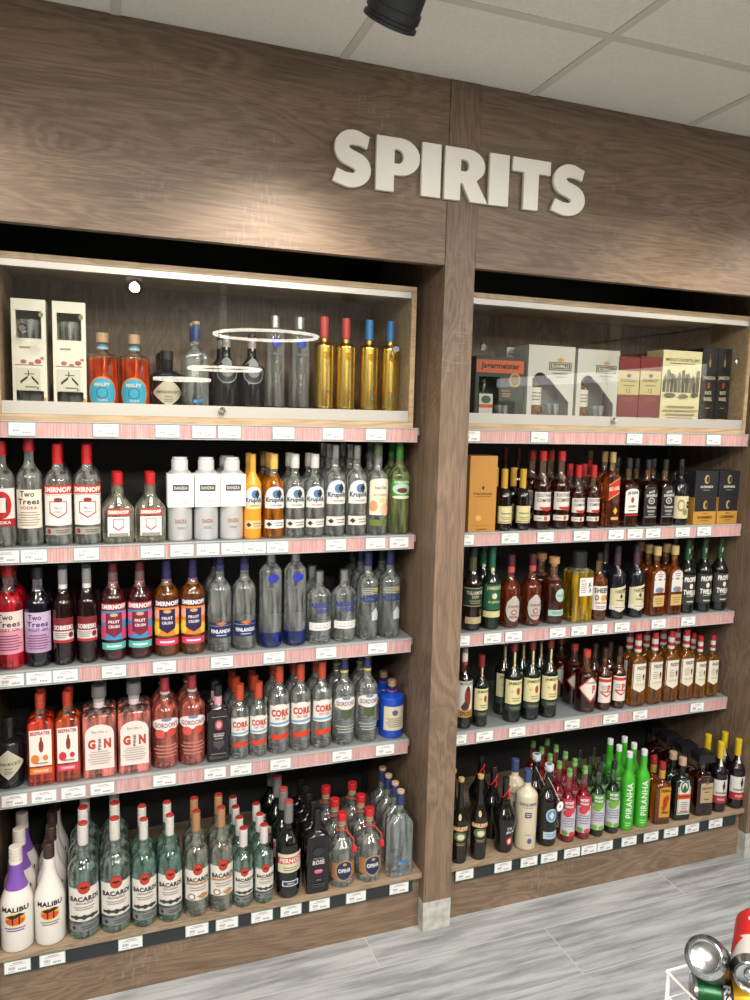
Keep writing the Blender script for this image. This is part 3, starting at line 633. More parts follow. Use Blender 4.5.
kind('L1k', 'tall green grass vodka bottle with bison emblem', 'x', 'vodka', 'd2e2a8', 'c4d890', .76, [(.80, .985, .36, '3c8c2c'), (.985, 1, .33, 'b8a04c')], [
    [('e', 0, .51, 1.15, .10, '3c9a3a'), ('e', 0, .50, .95, .06, 'bcd8c8'), ('e', .05, .485, .55, .028, '6b3a1c'), ('t', 'ZUBROWKA', 0, .575, 1.6, .03, 'f4f4e8'), ('e', 0, .41, .95, .018, 'dfe8d0')]])
# -- left bay, second shelf
def tt(bg, c3, w):
    return [[('r', -1.15, 1.15, .15, .56, bg), ('r', -1.15, 1.15, .38, .56, 'e9dcd8' if bg != 'b99ac2' else 'c6b2d0'), ('t', 'Two', -.2, .51, 1.0, .055, '54233f' if bg != 'b99ac2' else '4a2a6c'), ('t', 'Trees', 0, .44, 1.6, .055, '54233f' if bg != 'b99ac2' else '4a2a6c'), ('t', w, 0, .385, 1.5, .03, c3), ('l', -.9, .9, .18, .34, 6, '8a4a6a')]]
kind('L2a', 'red berry spirit bottle with pink and cream label', 'x', 'vodka', 'f0c0c0', 'd01830', .74, cap(.88, .42, 'a8141c'), tt('e8a0b4', 'b03060', 'BERRY GIN'))
kind('L2b', 'inky violet spirit bottle with lilac label and black cap', 'x', 'vodka', 'd0d0d8', '181838', .76, cap(.88, .42, '1a1a22'), tt('b99ac2', '6a2a8c', 'VIOLET GIN'))
kind('L2c', 'dark cherry vodka bottle, grey cap, maroon over white label', 'dark cherry vodka bottles with grey caps', 'vodka', 'c8a8a8', '3c0c14', .76, [(.84, 1, .42, '8d8d90'), (.79, .84, .40, 'dcdcdc')], [
    [('r', -1.1, 1.1, .24, .50, 'd9d3d0'), ('r', -1.1, 1.1, .36, .50, '7a1c26'), ('t', 'SOBIESKI', 0, .40, 1.8, .05, 'f0ecea', 0, .05), ('r', -1.1, 1.1, .24, .27, 'b02838'), ('e', .7, .32, .25, .03, '8a1420'), ('l', -.9, .4, .285, .35, 3, '8a8080')]])
def flav(bg1, bg2, shield, band, cen):
    return [[('r', -1.15, 1.15, .525, .60, 'a01c28' if shield != '2c1a4c' else '3a1c50'), ('t', 'SMIRNOFF', 0, .563, 2.0, .05, 'f6f2ee', 0, .06)],
            [('r', -1.15, 1.15, .22, .52, bg1), ('e', -.85, .30, .35, .07, bg2), ('e', .85, .28, .3, .06, bg2), ('e', .8, .46, .35, .05, cen), ('e', -.8, .45, .3, .05, cen), ('s', -.62, .62, .25, .50, .05, shield), ('e', 0, .48, .3, .018, 'c8a878'), ('t', 'CRUSH', 0, .36, .8, .03, 'f4f0f4'), ('t', 'FRUIT', 0, .41, .8, .03, 'f4f0f4')],
            [('r', -1.05, 1.05, .12, .19, band), ('l', -.8, .8, .135, .175, 1, 'ffffff')]]
kind('L2d', 'raspberry vodka bottle, blue-and-pink fruit label, teal band', 'raspberry vodka bottles with teal bands', 'vodka', 'd8b0b0', '78202c', .74, [(.90, 1, .36, '5a1420'), (.80, .90, .36, '70525a'), (.76, .80, .38, 'c07070')], flav('3f8fc0', 'd04878', '7c1c38', '58bdb4', 'e06890'))
kind('L2e', 'amber passionfruit vodka bottle with purple shield, pink band', 'amber passionfruit vodka bottles', 'vodka', 'f0d0a0', 'c06818', .74, [(.90, 1, .36, '241f58'), (.80, .90, .36, '2c2450'), (.76, .80, .38, '8a5a90')], flav('e88a28', 'f0d040', '2c1a4c', 'e0406c', 'f0b0a0'))
kind('L2f', 'clear vodka bottle with navy cap and low navy label', 'clear vodka bottles with navy caps', 'vodka', CLR, caps=[(.90, 1, .36, '1c2450'), (.83, .90, .38, '2c3664')], labels=[
    [('r', -1.1, 1.1, .15, .31, '1c2a58'), ('t', 'FINLANDIA', 0, .22, 1.8, .04, 'f0f2f6', 0, .05), ('d', 0, .30, .5, .02, 'd07038'), ('r', -1.1, 1.1, .275, .28, '9aa8c8'), ('l', -.6, .6, .165, .19, 1, 'b8c0d8')]])
CI = [[('e', 0, .74, .50, .046, '2436b0')], [('t', 'CIROC', 0, .63, 1.3, .025, '70788c')]]
kind('L2g', 'slender clear vodka bottle with blue dot and cobalt base', 'slender blue-dot vodka bottles on second shelf', 'ciroc', CLR, '2448d0', .16, cap(.90, .42, '!a9abb0'), CI)
kind('L2h', 'round-shouldered clear vodka bottle with blue lettering, silver cap', 'round-shouldered clear vodka bottles', 'abso', CLR, caps=cap(.84, .36, '!b4b6b8'), labels=[
    [('t', 'ABSOLUT', 0, .545, 1.9, .07, '2a3f98', 0, .06), ('t', 'VODKA', .1, .465, 1.3, .06, '2a3f98', 0, .06)], [('r', -1.1, 1.1, .19, .30, 'e6e6e4'), ('l', -.9, .9, .21, .28, 2, 'a0a4a8')]])
kind('L2i', 'clear bottle with blue block lettering over silver label', 'clear vodka bottles with blue block lettering', 'vodka', 'dde8e4', caps=cap(.83, .40, '1e2a58'), labels=[
    [('t', 'HUZZAR', 0, .47, 2.0, .075, '26347c', 0, .07), ('l', -.9, .9, .52, .60, 4, 'b8bca8'), ('d', .5, .57, .4, .03, 'b0a058')], [('d', .5, .30, .45, .07, 'c8d4d8'), ('r', .1, .9, .22, .30, 'c8d4d8')]])
# -- left bay, third shelf
HEN = [[('d', 0, .36, 1.25, .22, 'd8d3c0'), ('d', 0, .36, 1.15, .20, 'cfc9b2'), ('t', "HENDRICK'S", 0, .37, 1.7, .045, '3a3a34'), ('t', 'GIN', 0, .30, .5, .025, '4a4a44'), ('l', -.35, .35, .22, .27, 2, '77735f')]]
kind('L3a', 'black apothecary gin bottle with cream diamond label, third shelf', 'x', 'apoth', 'fff', caps=cap(.86, .44, '141516'), opaque=('121417', .12, 0), labels=HEN)
def bee(strip_c, fruit, w):
    return [[('r', -.80, .80, .22, .62, 'ece7e0'), ('t', 'BEEFEATER', 0, .585, 1.45, .04, '9c2620', 0, .05), ('e', .05, .44, .18, .07, '8a3028'), ('e', .05, .52, .08, .025, '8a3028'), ('e', -.4, .30, .3, .05, fruit), ('e', .35, .31, .2, .03, fruit), ('l', -.6, .7, .235, .27, 1, '9a8880')],
            [('r', -.80, .80, .13, .20, strip_c), ('t', w, 0, .165, 1.1, .03, 'f6e6dc')]]
kind('L3b', 'orange-red square gin bottle with guardsman label, orange strip', 'x', 'sq', 'f0b8a0', 'd8340c', .74, cap(.84, .36, 'b03a20', 'rib'), bee('e07830', 'e08030', 'ORANGE'))
kind('L3c', 'amber-pink square gin bottle with guardsman label, pink strip', 'x', 'sq', 'f0c8b0', 'c84c20', .74, cap(.84, .36, 'b0301c', 'rib'), bee('d83858', 'c83048', 'STRAWBERRY'))
kind('L3d', 'wide pink gin bottle with large arched cream label', 'wide pink gin bottles', 'sqw', 'f2d2cc', 'f08878', .70, [(.87, 1, .44, '6c6a6c'), (.82, .87, .34, 'a8a0a0'), (.755, .83, .32, 'e0d0d4')], [
    [('a', -.84, .84, .10, .60, .10, 'e9dfd8'), ('t', 'Bertha s', 0, .52, .9, .03, 'b0988c'), ('t', 'G', -.46, .385, .45, .11, 'b8442c', 0, .08), ('t', 'N', .46, .385, .42, .11, 'b8442c', 0, .08), ('t', 'PINK', 0, .385, .18, .14, '38305c', 1.5708), ('l', -.7, .7, .15, .31, 6, 'bcb0a8')]])
GP = lambda bg, tx: [[('e', 0, .50, 1.2, .075, 'efeaea'), ('r', -1.18, 1.18, .47, .53, 'efeaea'), ('t', "GORDON'S", 0, .495, 1.9, .055, tx, 0, .03), ('e', 0, .56, .4, .02, '7a8aa0')]]
kind('L3e', 'rose-pink gin bottle with white oval label, red capsule', 'rose-pink gin bottles with red capsules', 'vodka', 'f4c4b8', 'e07868', .76, [(.84, 1, .34, '9c2c38'), (.81, .84, .37, 'd8c8c8')], GP(1, '8c3040')+[[('e', -.5, .40, .4, .05, 'd85848'), ('e', .4, .41, .4, .045, 'cc4c3c'), ('l', -1, 1, .12, .28, 4, 'c08070')]])
kind('L3f', 'black square gin bottle with pink neck and black lozenge label', 'x', 'sq', 'f8e0e4', '280c14', .72, [(.86, 1, .36, '1c1a1c'), (.74, .86, .35, 'dba4ae')], [
    [('r', -.72, .72, .10, .62, '18161a'), ('r', -.66, .66, .11, .115, 'c0b8a8'), ('r', -.66, .66, .605, .61, 'c0b8a8'), ('e', 0, .50, .36, .07, 'b04858'), ('e', 0, .50, .22, .045, 'd8a0a8'), ('l', -.5, .5, .30, .40, 3, 'a09a94'), ('s', -.5, .5, .17, .29, .06, '4a4448'), ('t', 'BRAMBLE', 0, .36, .9, .03, 'c8c0b8')]])
CK = [[('r', -1.15, 1.15, .32, .56, 'ece8e2'), ('e', 0, .55, .6, .03, 'ece8e2'), ('t', 'CORK', 0, .475, 1.8, .085, 'c03a28', 0, .07), ('t', 'DRY GIN', 0, .41, 1.0, .03, 'c03a28'), ('q', -1.15, 1.15, .335, .36, .02, '78a8d0')],
      [('q', -.9, 1.0, .16, .22, .02, 'd83c20')]]
kind('L3g', 'small clear gin bottle with orange-red cap and strip', 'small clear gin bottles with orange-red caps', 'vodka', CLR, caps=cap(.78, .46, 'c04828', 'rib'), labels=CK)
kind('L3h', 'large clear gin bottle with orange-red cap and strip', 'large clear gin bottles with orange-red caps', 'vodka', CLR, caps=cap(.80, .40, 'c04828', 'rib'), labels=CK)
kind('L3i', 'clear gin bottle with navy-and-yellow cap and oval label', 'clear gin bottles with navy-and-yellow caps', 'vodka', CLR, caps=[(.86, 1, .36, '2c3070'), (.83, .86, .38, 'd8c840'), (.985, 1, .37, 'd8c840')], labels=GP(1, '283060')+[[('r', -1.18, 1.18, .44, .465, 'd8c838'), ('l', -1, 1, .14, .24, 3, 'a8b0a8'), ('s', -.5, .5, .30, .42, .04, '4c5a3c')]])
kind('L3j', 'cobalt blue ceramic gin bottle with cork and cream label', 'cobalt blue gin bottles with corks', 'malf', 'fff', caps=[(.89, 1, .34, 'a8896a'), (.84, .89, .27, '1c3070'), (.80, .82, .44, 'b03038')], opaque=('0c3fa8', .12, 0), labels=[
    [('r', -.95, .95, .15, .58, 'd9d0b8'), ('e', 0, .47, .25, .05, '54607c'), ('l', -.75, .75, .20, .38, 5, '807a68')]])
# -- left bay, bottom deck
MAL = lambda c: [[('t', 'MALIBU', 0, .44, 1.7, .05, '2a2020', 0, .06), ('e', 0, .34, .62, .062, 'e8b020'), ('e', 0, .325, .58, .035, 'd85820'), ('d', -.15, .37, .42, .022, '2a1a12'), ('d', .25, .385, .36, .02, '2a1a12'), ('r', -.18, -.10, .29, .37, '2a1a12'), ('r', .2, .27, .29, .385, '2a1a12'), ('l', -.7, .7, .22, .27, 2, c)]]
def purple_neck(t, R, Hh, s):
    prof = [(s.r(v)*R+.0006, v*Hh) for v in [.60+.02*i for i in range(13)]]
    obj('neck_tint', lathe(bmesh.new(), prof, 32, close=False), mat('6f4a9c', .25), t, True)['label'] = 'purple coloured shoulder and neck'
kind('L4a', 'white coconut rum bottle with purple neck, white cap, palm sunset', 'purple-necked white coconut rum bottles', 'taper', 'fff', caps=cap(.84, .38, 'ddd6cc', 'rib'), opaque=('cdc8c2', .22, 0), labels=MAL('5a3a8c'), extra=purple_neck)
kind('L4b', 'white coconut rum bottle with dark brown cap, palm sunset', 'all-white coconut rum bottles with dark caps', 'taper', 'fff', caps=cap(.82, .36, '3a2820', 'rib'), opaque=('cdc8c2', .22, 0), labels=MAL('777'))
def bac(sub=None, coco=0):
    a = [('r', -1.15, 1.15, .17, .47, 'e6e2da'), ('e', 0, .475, .42, .056, '9c2a1c'), ('e', 0, .475, .37, .049, 'c23a28'), ('d', -.12, .478, .16, .012, '3c1414'), ('d', .12, .478, .16, .012, '3c1414'), ('e', 0, .473, .06, .012, '3c1414'), ('t', 'BACARDI', 0, .375, 1.9, .045, '2c2a2a', 0, .05)]
    if coco: a += [('r', -1.0, 1.0, .325, .345, 'c08a5c'), ('l', -.8, .8, .26, .31, 2, '9a9086'), ('e', -.5, .21, .3, .03, '8a5c38'), ('e', -.5, .21, .2, .02, 'f4efe6'), ('d', .4, .21, .5, .03, 'b88c60')]
    else: a += [('t', 'CARTA BLANCA', 0, .335, 1.2, .018, '55504a'), ('l', -.8, .8, .27, .31, 2, '9a9086'), ('r', -.9, .9, .20, .222, '3a3836'), ('e', -.5, .211, .16, .02, '3a3836'), ('e', .5, .211, .16, .02, '3a3836'), ('e', 0, .211, .16, .022, '3a3836')]
    out = [a]
    if not coco: out.append([('r', -1.1, 1.1, .075, .145, '7d7f80'), ('d', -.7, .11, .16, .02, '2c2c2c'), ('l', -.3, .9, .09, .13, 2, '3c3c3c')])
    return out
WC = [(.78, .985, .34, 'd9d5d0', 'rib'), (.985, 1, .32, 'b03030')]
kind('L4c', 'large greenish white rum bottle, white capsule with red top', 'large greenish white rum bottles', 'rum', 'd4ecdf', 'bfe4d2', .70, WC, bac())
kind('L4d', 'medium greenish white rum bottle, white capsule with red top', 'medium greenish white rum bottles', 'rum', 'c0e6d6', 'a4dcc8', .70, WC, bac())
kind('L4e', 'clear coconut-flavoured rum bottle with copper-coloured capsule', 'rum bottles with copper-coloured capsules', 'rum', 'e8efdc', caps=[(.78, .985, .34, 'b08058', 'rib'), (.985, 1, .32, 'a03028')], labels=bac(coco=1))
kind('L4f', 'small greenish white rum bottle, white capsule with red top', 'small greenish white rum bottles', 'rum', 'c4e8d8', 'b0e0ca', .70, [(.76, .985, .42, 'd9d5d0', 'rib'), (.985, 1, .40, 'b03030')], bac())
kind('L4g', 'dark green anise spirit bottle with slanted cream label', 'dark green anise spirit bottles', 'wine', '1c3020', '0c1c10', .8, [(.77, .975, .37, '7c7a78'), (.975, 1, .36, 'b04440')], [
    [('q', -1.15, 1.15, .28, .48, .01, 'ddd6bc'), ('q', -1.15, 1.15, .375, .445, .01, 'c83028'), ('t', 'PERNOD', 0, .415, 1.9, .05, 'f2ece0', .1, .05), ('l', -.8, .8, .30, .35, 2, '8a8468')], [('r', -.7, .7, .135, .195, 'e0e0dc'), ('r', -.6, .6, .145, .185, '20345c'), ('l', -.4, .4, .155, .175, 1, 'e0e0dc')]])
kind('L4h', 'square black rose liqueur bottle with pink lips mark', 'square black rose liqueur bottles', 'sq', 'fff', caps=cap(.80, .34, '101012'), opaque=('0e0e10', .12, 0), labels=[
    [('t', 'TEQUILA', 0, .43, .9, .025, '999'), ('t', 'ROSE', 0, .385, 1.0, .055, 'd8d0d4', 0, .05), ('e', 0, .27, .36, .022, 'd04c88'), ('e', -.15, .28, .2, .02, 'e070a0'), ('e', .15, .28, .2, .02, 'e070a0'), ('e', 0, .52, .5, .05, '2c2c30'), ('t', '70cl', 0, .17, .4, .02, '888'), ('l', -.7, .7, .08, .13, 2, '555')]])
def tassel(t, R, Hh, s):
    bm = bmesh.new(); r = s.r(.76)*R+.003
    tube(bm, [(r*math.cos(a*math.pi/10), r*math.sin(a*math.pi/10), .77*Hh+.002*math.sin(a)) for a in range(20)], .0022, 6, True)
    tube(bm, [(r*.7, -r*.7, .765*Hh), (R*.75, -R*.75, .66*Hh), (R*.78, -R*.8, .58*Hh)], .0022, 6)
    o = obj('neck_cord', bm, mat('a8402c', .8), t, True); o['label'] = 'red and cream twisted neck cord'
    obj('tassel', lathe(bmesh.new(), [(.002, .585*Hh), (.006, .57*Hh), (.008, .50*Hh), (.006, .495*Hh)], 10, cx=R*.78, cy=-R*.8), mat('c01c20', .9), o, True)
kind('L4i', 'clear gin bottle with red-topped cork, cord and tassel', 'clear gin bottles with red tassels', 'decant', CLR, caps=[(.90, 1, .38, 'c8262c'), (.85, .90, .32, 'b88c68'), (.80, .84, .33, 'a89878')], labels=[
    [('r', -1.15, 1.15, .13, .36, 'a87850'), ('r', -1.15, 1.15, .14, .15, 'c86038'), ('e', 0, .25, .72, .15, 'b08c58'), ('e', 0, .25, .62, .13, '1c2c54'), ('t', 'OPIHR', 0, .25, 1.0, .06, 'e8e4dc', 0, .05), ('e', 0, .34, .15, .02, 'c8a060')]], extra=tassel)
DG = [[('t', 'DINGLE', .1, .38, .16, .36, '7c8a90', 1.5708), ('q', -.1, .55, .15, .18, .012, '2c7cc0'), ('e', -.15, .165, .14, .02, '5aa0d8')]]
kind('L4j', 'square-shouldered clear gin bottle, blue-patterned neck, cork top', 'square-shouldered clear gin bottles on the deck', 'dingle', 'e4eef0', caps=[(.965, 1, .30, 'c8a888'), (.83, .965, .31, '28386c')], labels=DG)
# -- left cabinet
kind('C1', 'orange gin bottle with turquoise sun label and cork', 'orange gin bottles with turquoise labels', 'malf', 'f6c8a8', 'f05018', .68, [(.88, 1, .40, 'c8a884'), (.80, .83, .38, 'd8d0c8'), (.76, .86, .33, '30a0c8')], [
    [('e', -.05, .27, .98, .195, 'e88c30'), ('e', -.05, .27, .90, .175, '3ab4dc'), ('e', -.05, .27, .40, .075, '2c84a8'), ('e', -.05, .27, .30, .055, '3ab4dc'), ('t', 'MALFY', -.05, .37, 1.0, .045, 'e8e4d8', 0, .05), ('t', 'GIN', -.05, .18, .6, .03, 'e8e4d8')]])
kind('C2', 'black apothecary gin bottle with diamond label in glass cabinet', 'black apothecary gin bottles in the cabinet', 'apoth', 'fff', caps=cap(.86, .44, '141516'), opaque=('14171b', .10, 0), labels=HEN)
kind('C3', 'square-shouldered clear gin bottle with blue neck in glass cabinet', 'square-shouldered clear gin bottles in the cabinet', 'dingle', 'e4eef0', caps=[(.965, 1, .30, 'c8a888'), (.80, .965, .31, '2c4a90')], labels=DG)
kind('C4', 'black round-medallion spirit bottle with silver neck strip', 'black spirit bottles with round silver medallions', 'round', 'fff', caps=[(.94, 1, .36, '2a2c30'), (.80, .94, .34, '9a9ca0')], opaque=('14171c', .12, 0), labels=[
    [('e', 0, .56, .95, .155, '9ca0a4'), ('e', 0, .56, .86, .14, '2c3036'), ('e', 0, .56, .5, .08, '868a90'), ('t', 'EIGHT', 0, .56, .9, .03, 'c8ccd0')], [('r', -.16, .16, .80, .93, 'd8d4cc'), ('r', -.1, .1, .84, .89, 'c05848')]])
kind('C5', 'tall slender clear vodka bottle with blue dot, glass cabinet', 'slender blue-dot vodka bottles in the cabinet', 'ciroc', 'd8e0e4', '1c2c88', .12, cap(.86, .44, '!b8babe'), CI)
for nm, cc in (('red', 'c83c3c'), ('blue', '2c84cc')):
    kind('C6'+nm, f'shiny gold metal spirit bottle with {nm} cap', f'gold bottles with {nm} caps', 'gold', 'fff', caps=[(.80, 1, .42, cc), (.76, .80, .36, '!c8a840')], opaque=('e6c468', .22, 1), labels=[[('s', -.4, .4, .58, .66, .03, '!a88430')], [('t', 'AU VODKA', 0, .28, .9, .025, 'a86838'), ('d', .1, .22, .1, .03, cc)]])
# -- right bay, first shelf
kind('R1a', 'small dark cognac bottle with gold neck and cream label', 'small dark cognac bottles with gold necks', 'wine', '3c2014', '200c06', .8, cap(.66, .40, 'c89c34'), [
    [('r', -1.1, 1.1, .12, .40, 'd9cf9c'), ('r', -1.0, 1.0, .135, .15, '8a7c40'), ('t', 'Hennessy', .1, .28, 1.4, .04, '3a3020'), ('l', -.7, .9, .17, .23, 2, '8a8050'), ('r', -1.1, -.95, .12, .40, '7a6c30')]])
kind('R1b', 'dark-red-capped tall spirit bottle behind the small cognacs', 'tall bottles behind the small cognacs', 'wine', '602818', '30100a', .7, cap(.84, .40, '7a1c1c'), [[('r', -1, 1, .2, .4, 'd0c8a0')]])
SO = [[('r', -1.15, 1.15, .25, .48, 'dcd8d0'), ('t', 'SOUTHERN', .1, .44, 1.9, .045, '2c2824', 0, .03), ('t', 'COMFORT', .1, .375, 1.8, .045, '2c2824', 0, .03), ('s', -.5, 1.15, .235, .29, .03, 'b42c24')], [('r', -1.15, 1.15, .11, .18, 'dcd8d0'), ('e', .2, .145, .22, .03, 'b8582c'), ('l', -.9, -.1, .13, .16, 1, 'a86a5a')]]
kind('R1c', 'tall whiskey liqueur bottle, red cap, cream label with red ribbon', 'tall red-capped whiskey liqueur bottles', 'wine', 'd8b0a0', '5a1c0c', .64, cap(.87, .42, 'b02020'), SO)
kind('R1d', 'short whiskey liqueur bottle, red cap, cream label with red ribbon', 'short red-capped whiskey liqueur bottles', 'wine', 'd8b0a0', '6a200e', .64, cap(.80, .46, 'b02020'), SO)
kind('R1e', 'square scotch bottle with gold cap and slanting red label', 'x', 'sq', 'e8c8a0', '8a3c10', .76, cap(.86, .38, 'b0925c'), [
    [('q', -.98, .98, .36, .55, .12, 'c02820'), ('q', -.98, .98, .35, .365, .12, 'd8a848'), ('q', -.98, .98, .55, .56, .12, 'd8a848'), ('t', 'RED LABEL', 0, .52, 1.5, .05, 'ecd8c0', .4, .04)], [('e', .15, .26, .22, .07, '40200c'), ('d', .3, .22, .3, .05, 'd8b050'), ('r', -.3, .8, .10, .14, 'c8a868')]])
kind('R1f', 'amber bottle with red neck and gold cap behind short liqueurs', 'x', 'vodka', 'e8b070', 'a84c10', .8, [(.90, 1, .42, 'b0925c'), (.76, .90, .41, 'b82828')], [[('r', -1, 1, .2, .5, 'c8b080')]])
kind('R1g', 'square bourbon bottle, white label with red seal, black cap', 'square white-labelled bourbon bottles', 'jd', 'c89868', '5a2008', .68, cap(.84, .38, '18181a'), [
    [('a', -.92, .92, .20, .56, .05, 'e9e7e2'), ('t', 'JIM BEAM', 0, .49, 1.4, .06, '28241f', .2, .05), ('e', 0, .395, .22, .045, 'b82828'), ('t', 'BOURBON', 0, .30, 1.0, .035, '444'), ('r', -.9, .9, .16, .185, 'a02424'), ('l', -.7, .7, .22, .26, 1, '777')]])
kind('R1h', 'square black-labelled whiskey bottle with black cap', 'square black-labelled whiskey bottles', 'jd', 'c89868', '3a1608', .68, cap(.84, .38, '151517'), [
    [('a', -.92, .92, .12, .56, .03, '161618'), ('t', 'JACK', 0, .515, .9, .045, 'd8d8d8', .4, .05), ('t', 'DANIELS', 0, .465, 1.5, .04, 'd8d8d8', .2, .05), ('e', 0, .385, .45, .05, 'c8c8c8'), ('e', 0, .385, .34, .035, '161618'), ('t', 'No.7', 0, .385, .4, .035, 'd8d8d8'), ('t', 'Tennessee', 0, .29, 1.3, .045, 'd8d8d8', 0, .02), ('t', 'WHISKEY', 0, .225, 1.1, .035, 'c8c8c8'), ('r', -.84, .84, .14, .147, 'c8c8c8'), ('l', -.6, .6, .16, .19, 1, 'a8a8a8')]])
kind('R1i', 'black spiced rum bottle with two-ear jug neck, cream octopus label', 'x', 'round', 'fff', caps=cap(.86, .34, '101012'), opaque=('101114', .1, 0), labels=[
    [('r', -1.15, 1.15, .10, .44, 'd4cca8'), ('e', -.3, .30, .4, .09, '8a8260'), ('e', -.3, .30, .28, .06, 'd4cca8'), ('e', .2, .2, .3, .05, '8a8260'), ('r', .35, 1.1, .26, .36, '18181a'), ('t', 'KRAKEN', .72, .31, .6, .03, 'c8c4a8')]],
    extra=lambda t, R, Hh, s: [obj('neck_handle', tube(bmesh.new(), [(sg*R*.36, 0, .80*Hh), (sg*R*.68, 0, .79*Hh), (sg*R*.74, 0, .73*Hh), (sg*R*.62, 0, .68*Hh)], .003, 8), mat('101114', .1), t, True) for sg in (-1, 1)])
# -- right bay, second shelf
kind('R2a', 'dark Irish whiskey bottle with deep green label and olive neck', 'x', 'wine', '605038', '3a1808', .62, [(.88, 1, .42, '1c2018'), (.70, .88, .38, '4c5430')], [
    [('r', -1.2, 1.2, .30, .52, '26342c'), ('r', -1.2, 1.2, .515, .525, '9a9878'), ('r', -1.2, 1.2, .30, .31, '9a9878'), ('t', 'TULLAMORE', .1, .465, 1.8, .045, 'c8c8a8', 0, .04), ('t', 'DEW', .1, .415, .7, .035, 'b8b890'), ('l', -.6, .8, .33, .38, 2, '9a9878')], [('r', -.9, 1.1, .09, .17, 'b8aa80')]])
kind('R2b', 'tall green whiskey bottle with cream neck flash and green label', 'tall green whiskey bottles with cream neck flashes', 'wine', 'fff', caps=[(.90, 1, .40, '1c5c40'), (.68, .90, .37, '1e6444')], opaque=('0d1a12', .12, 0), labels=[
    [('r', -.5, .5, .70, .88, 'c8c090')], [('r', -1.2, 1.2, .24, .55, '1c5c44'), ('t', 'JAMESON', .1, .50, 1.8, .055, 'd0c890', 0, .04), ('e', .1, .41, .3, .035, 'd8d0a8'), ('t', 'IPA EDITION', .1, .335, 1.4, .03, 'd0c890'), ('r', -1.2, 1.2, .15, .225, 'd0c890')]])
kind('R2c', 'reddish amber scotch bottle with maroon neck and silver crest', 'reddish amber scotch bottles with maroon necks', 'decant', 'f0a080', 'b04410', .66, [(.84, 1, .38, '4c1c24'), (.76, .84, .36, 'c85050')], [
    [('e', .1, .26, .85, .17, 'b8b4ac'), ('s', -.65, .85, .10, .36, .08, 'b8b4ac'), ('e', .1, .40, .35, .05, 'b8b4ac'), ('t', 'CHIVAS', .1, .30, 1.2, .035, '7c2420', 0, .04), ('e', .1, .22, .3, .04, 'a02820'), ('e', .1, .22, .2, .025, 'b8b4ac'), ('t', 'REGAL', .1, .155, .9, .03, '7c2420')]])
kind('R2d', 'round amber whiskey bottle with mint disc label and cork', 'round amber whiskey bottles with mint labels', 'round', 'e8b090', '78300e', .66, [(.90, 1, .50, 'b88c5c'), (.84, .90, .30, 'c8b090')], [
    [('e', .35, .44, .55, .10, 'a8ccc0'), ('t', 'ROE & CO', .35, .44, .8, .03, '406058')], [('r', -.8, .9, .13, .22, 'a8ccc0'), ('l', -.6, .7, .15, .20, 2, '406058')]])
kind('R2e', 'rectangular golden whisky bottle with wide black stopper, white label', 'x', 'block', 'f4e8b0', 'dcb018', .70, [(.76, 1, .62, '242426')], [
    [('r', -.45, .85, .38, .64, 'e8e8e6'), ('t', 'SUNTORY', -.1, .60, .5, .02, '555'), ('l', -.35, .2, .42, .57, 5, '8a8a8a'), ('t', 'K', .55, .54, .3, .07, '222', .4), ('t', 'A', .55, .46, .28, .06, '222', .4)]])
kind('R2f', 'peanut whiskey bottle with block letters on white label', 'x', 'round', 'f0c090', 'b05410', .68, cap(.86, .36, '1a1a1c'), [
    [('r', -1.2, 1.2, .16, .52, 'e8e4dc'), ('t', 'SHEEP', .0, .455, 1.7, .075, '242424', 0, .05), ('t', 'D', -.5, .345, .4, .08, '242424', 0, .05), ('e', .25, .345, .35, .05, 'd8a040'), ('t', 'G', .8, .345, .35, .08, '242424', 0, .05), ('l', -.9, .9, .25, .29, 1, 'c04030'), ('l', -.7, .7, .18, .23, 2, '888')]])
kind('R2g', 'black whiskey bottle with angled cream phoenix label', 'black whiskey bottles with angled cream labels', 'round', 'fff', caps=[(.90, 1, .38, '20202a'), (.70, .90, .36, '4c3238')], opaque=('10121a', .1, 0), labels=[
    [('s', -1.1, 1.2, .10, .40, .05, 'd6cda6'), ('q', -1.1, 1.2, .38, .42, .06, 'd6cda6'), ('t', 'TEELING', .1, .38, 1.4, .035, '3a3630'), ('d', .15, .32, .2, .04, '3a3a34'), ('t', 'Whiskey', .1, .26, 1.0, .03, '3a3630'), ('r', -1.1, 1.2, .13, .19, 'dcdad0'), ('l', -.7, .9, .15, .18, 1, '8a8470')]])
kind('R2h', 'square amber whiskey bottle, arched white label, cream cap', 'square amber whiskey bottles with cream caps', 'jag', 'f0b878', 'b8580c', .80, cap(.87, .44, 'c8ae74'), [
    [('a', -.72, .82, .34, .66, .09, 'e0dcd8'), ('r', -.72, .82, .52, .545, '6a6a70'), ('e', .05, .38, .6, .04, '6c8cb8'), ('e', .3, .37, .3, .03, 'a86850'), ('l', -.4, .5, .56, .62, 2, '777')], [('r', -.72, .82, .14, .30, 'd0b070'), ('l', -.5, .6, .17, .27, 3, '907840')]])
kind('R2i', 'black-labelled whiskey bottle with dark green neck', 'black-labelled whiskey bottles with dark green necks', 'wine', 'fff', caps=[(.88, 1, .38, '14301f'), (.68, .88, .36, '1c4c2e')], opaque=('0a0e0c', .1, 0), labels=[
    [('r', -.22, .22, .80, .86, 'c8c8b8')], [('r', -1.2, 1.2, .12, .52, '33342f'), ('t', 'PROPER', .1, .46, 1.6, .07, 'e4e4de', .15, .07), ('e', .1, .37, .22, .035, 'e4e4de'), ('t', 'TWELVE', .1, .28, 1.7, .07, 'e4e4de', -.15, .07), ('l', -.6, .8, .22, .24, 1, 'b8b8b0'), ('l', -.5, .7, .14, .18, 1, 'c8c8c0')]])
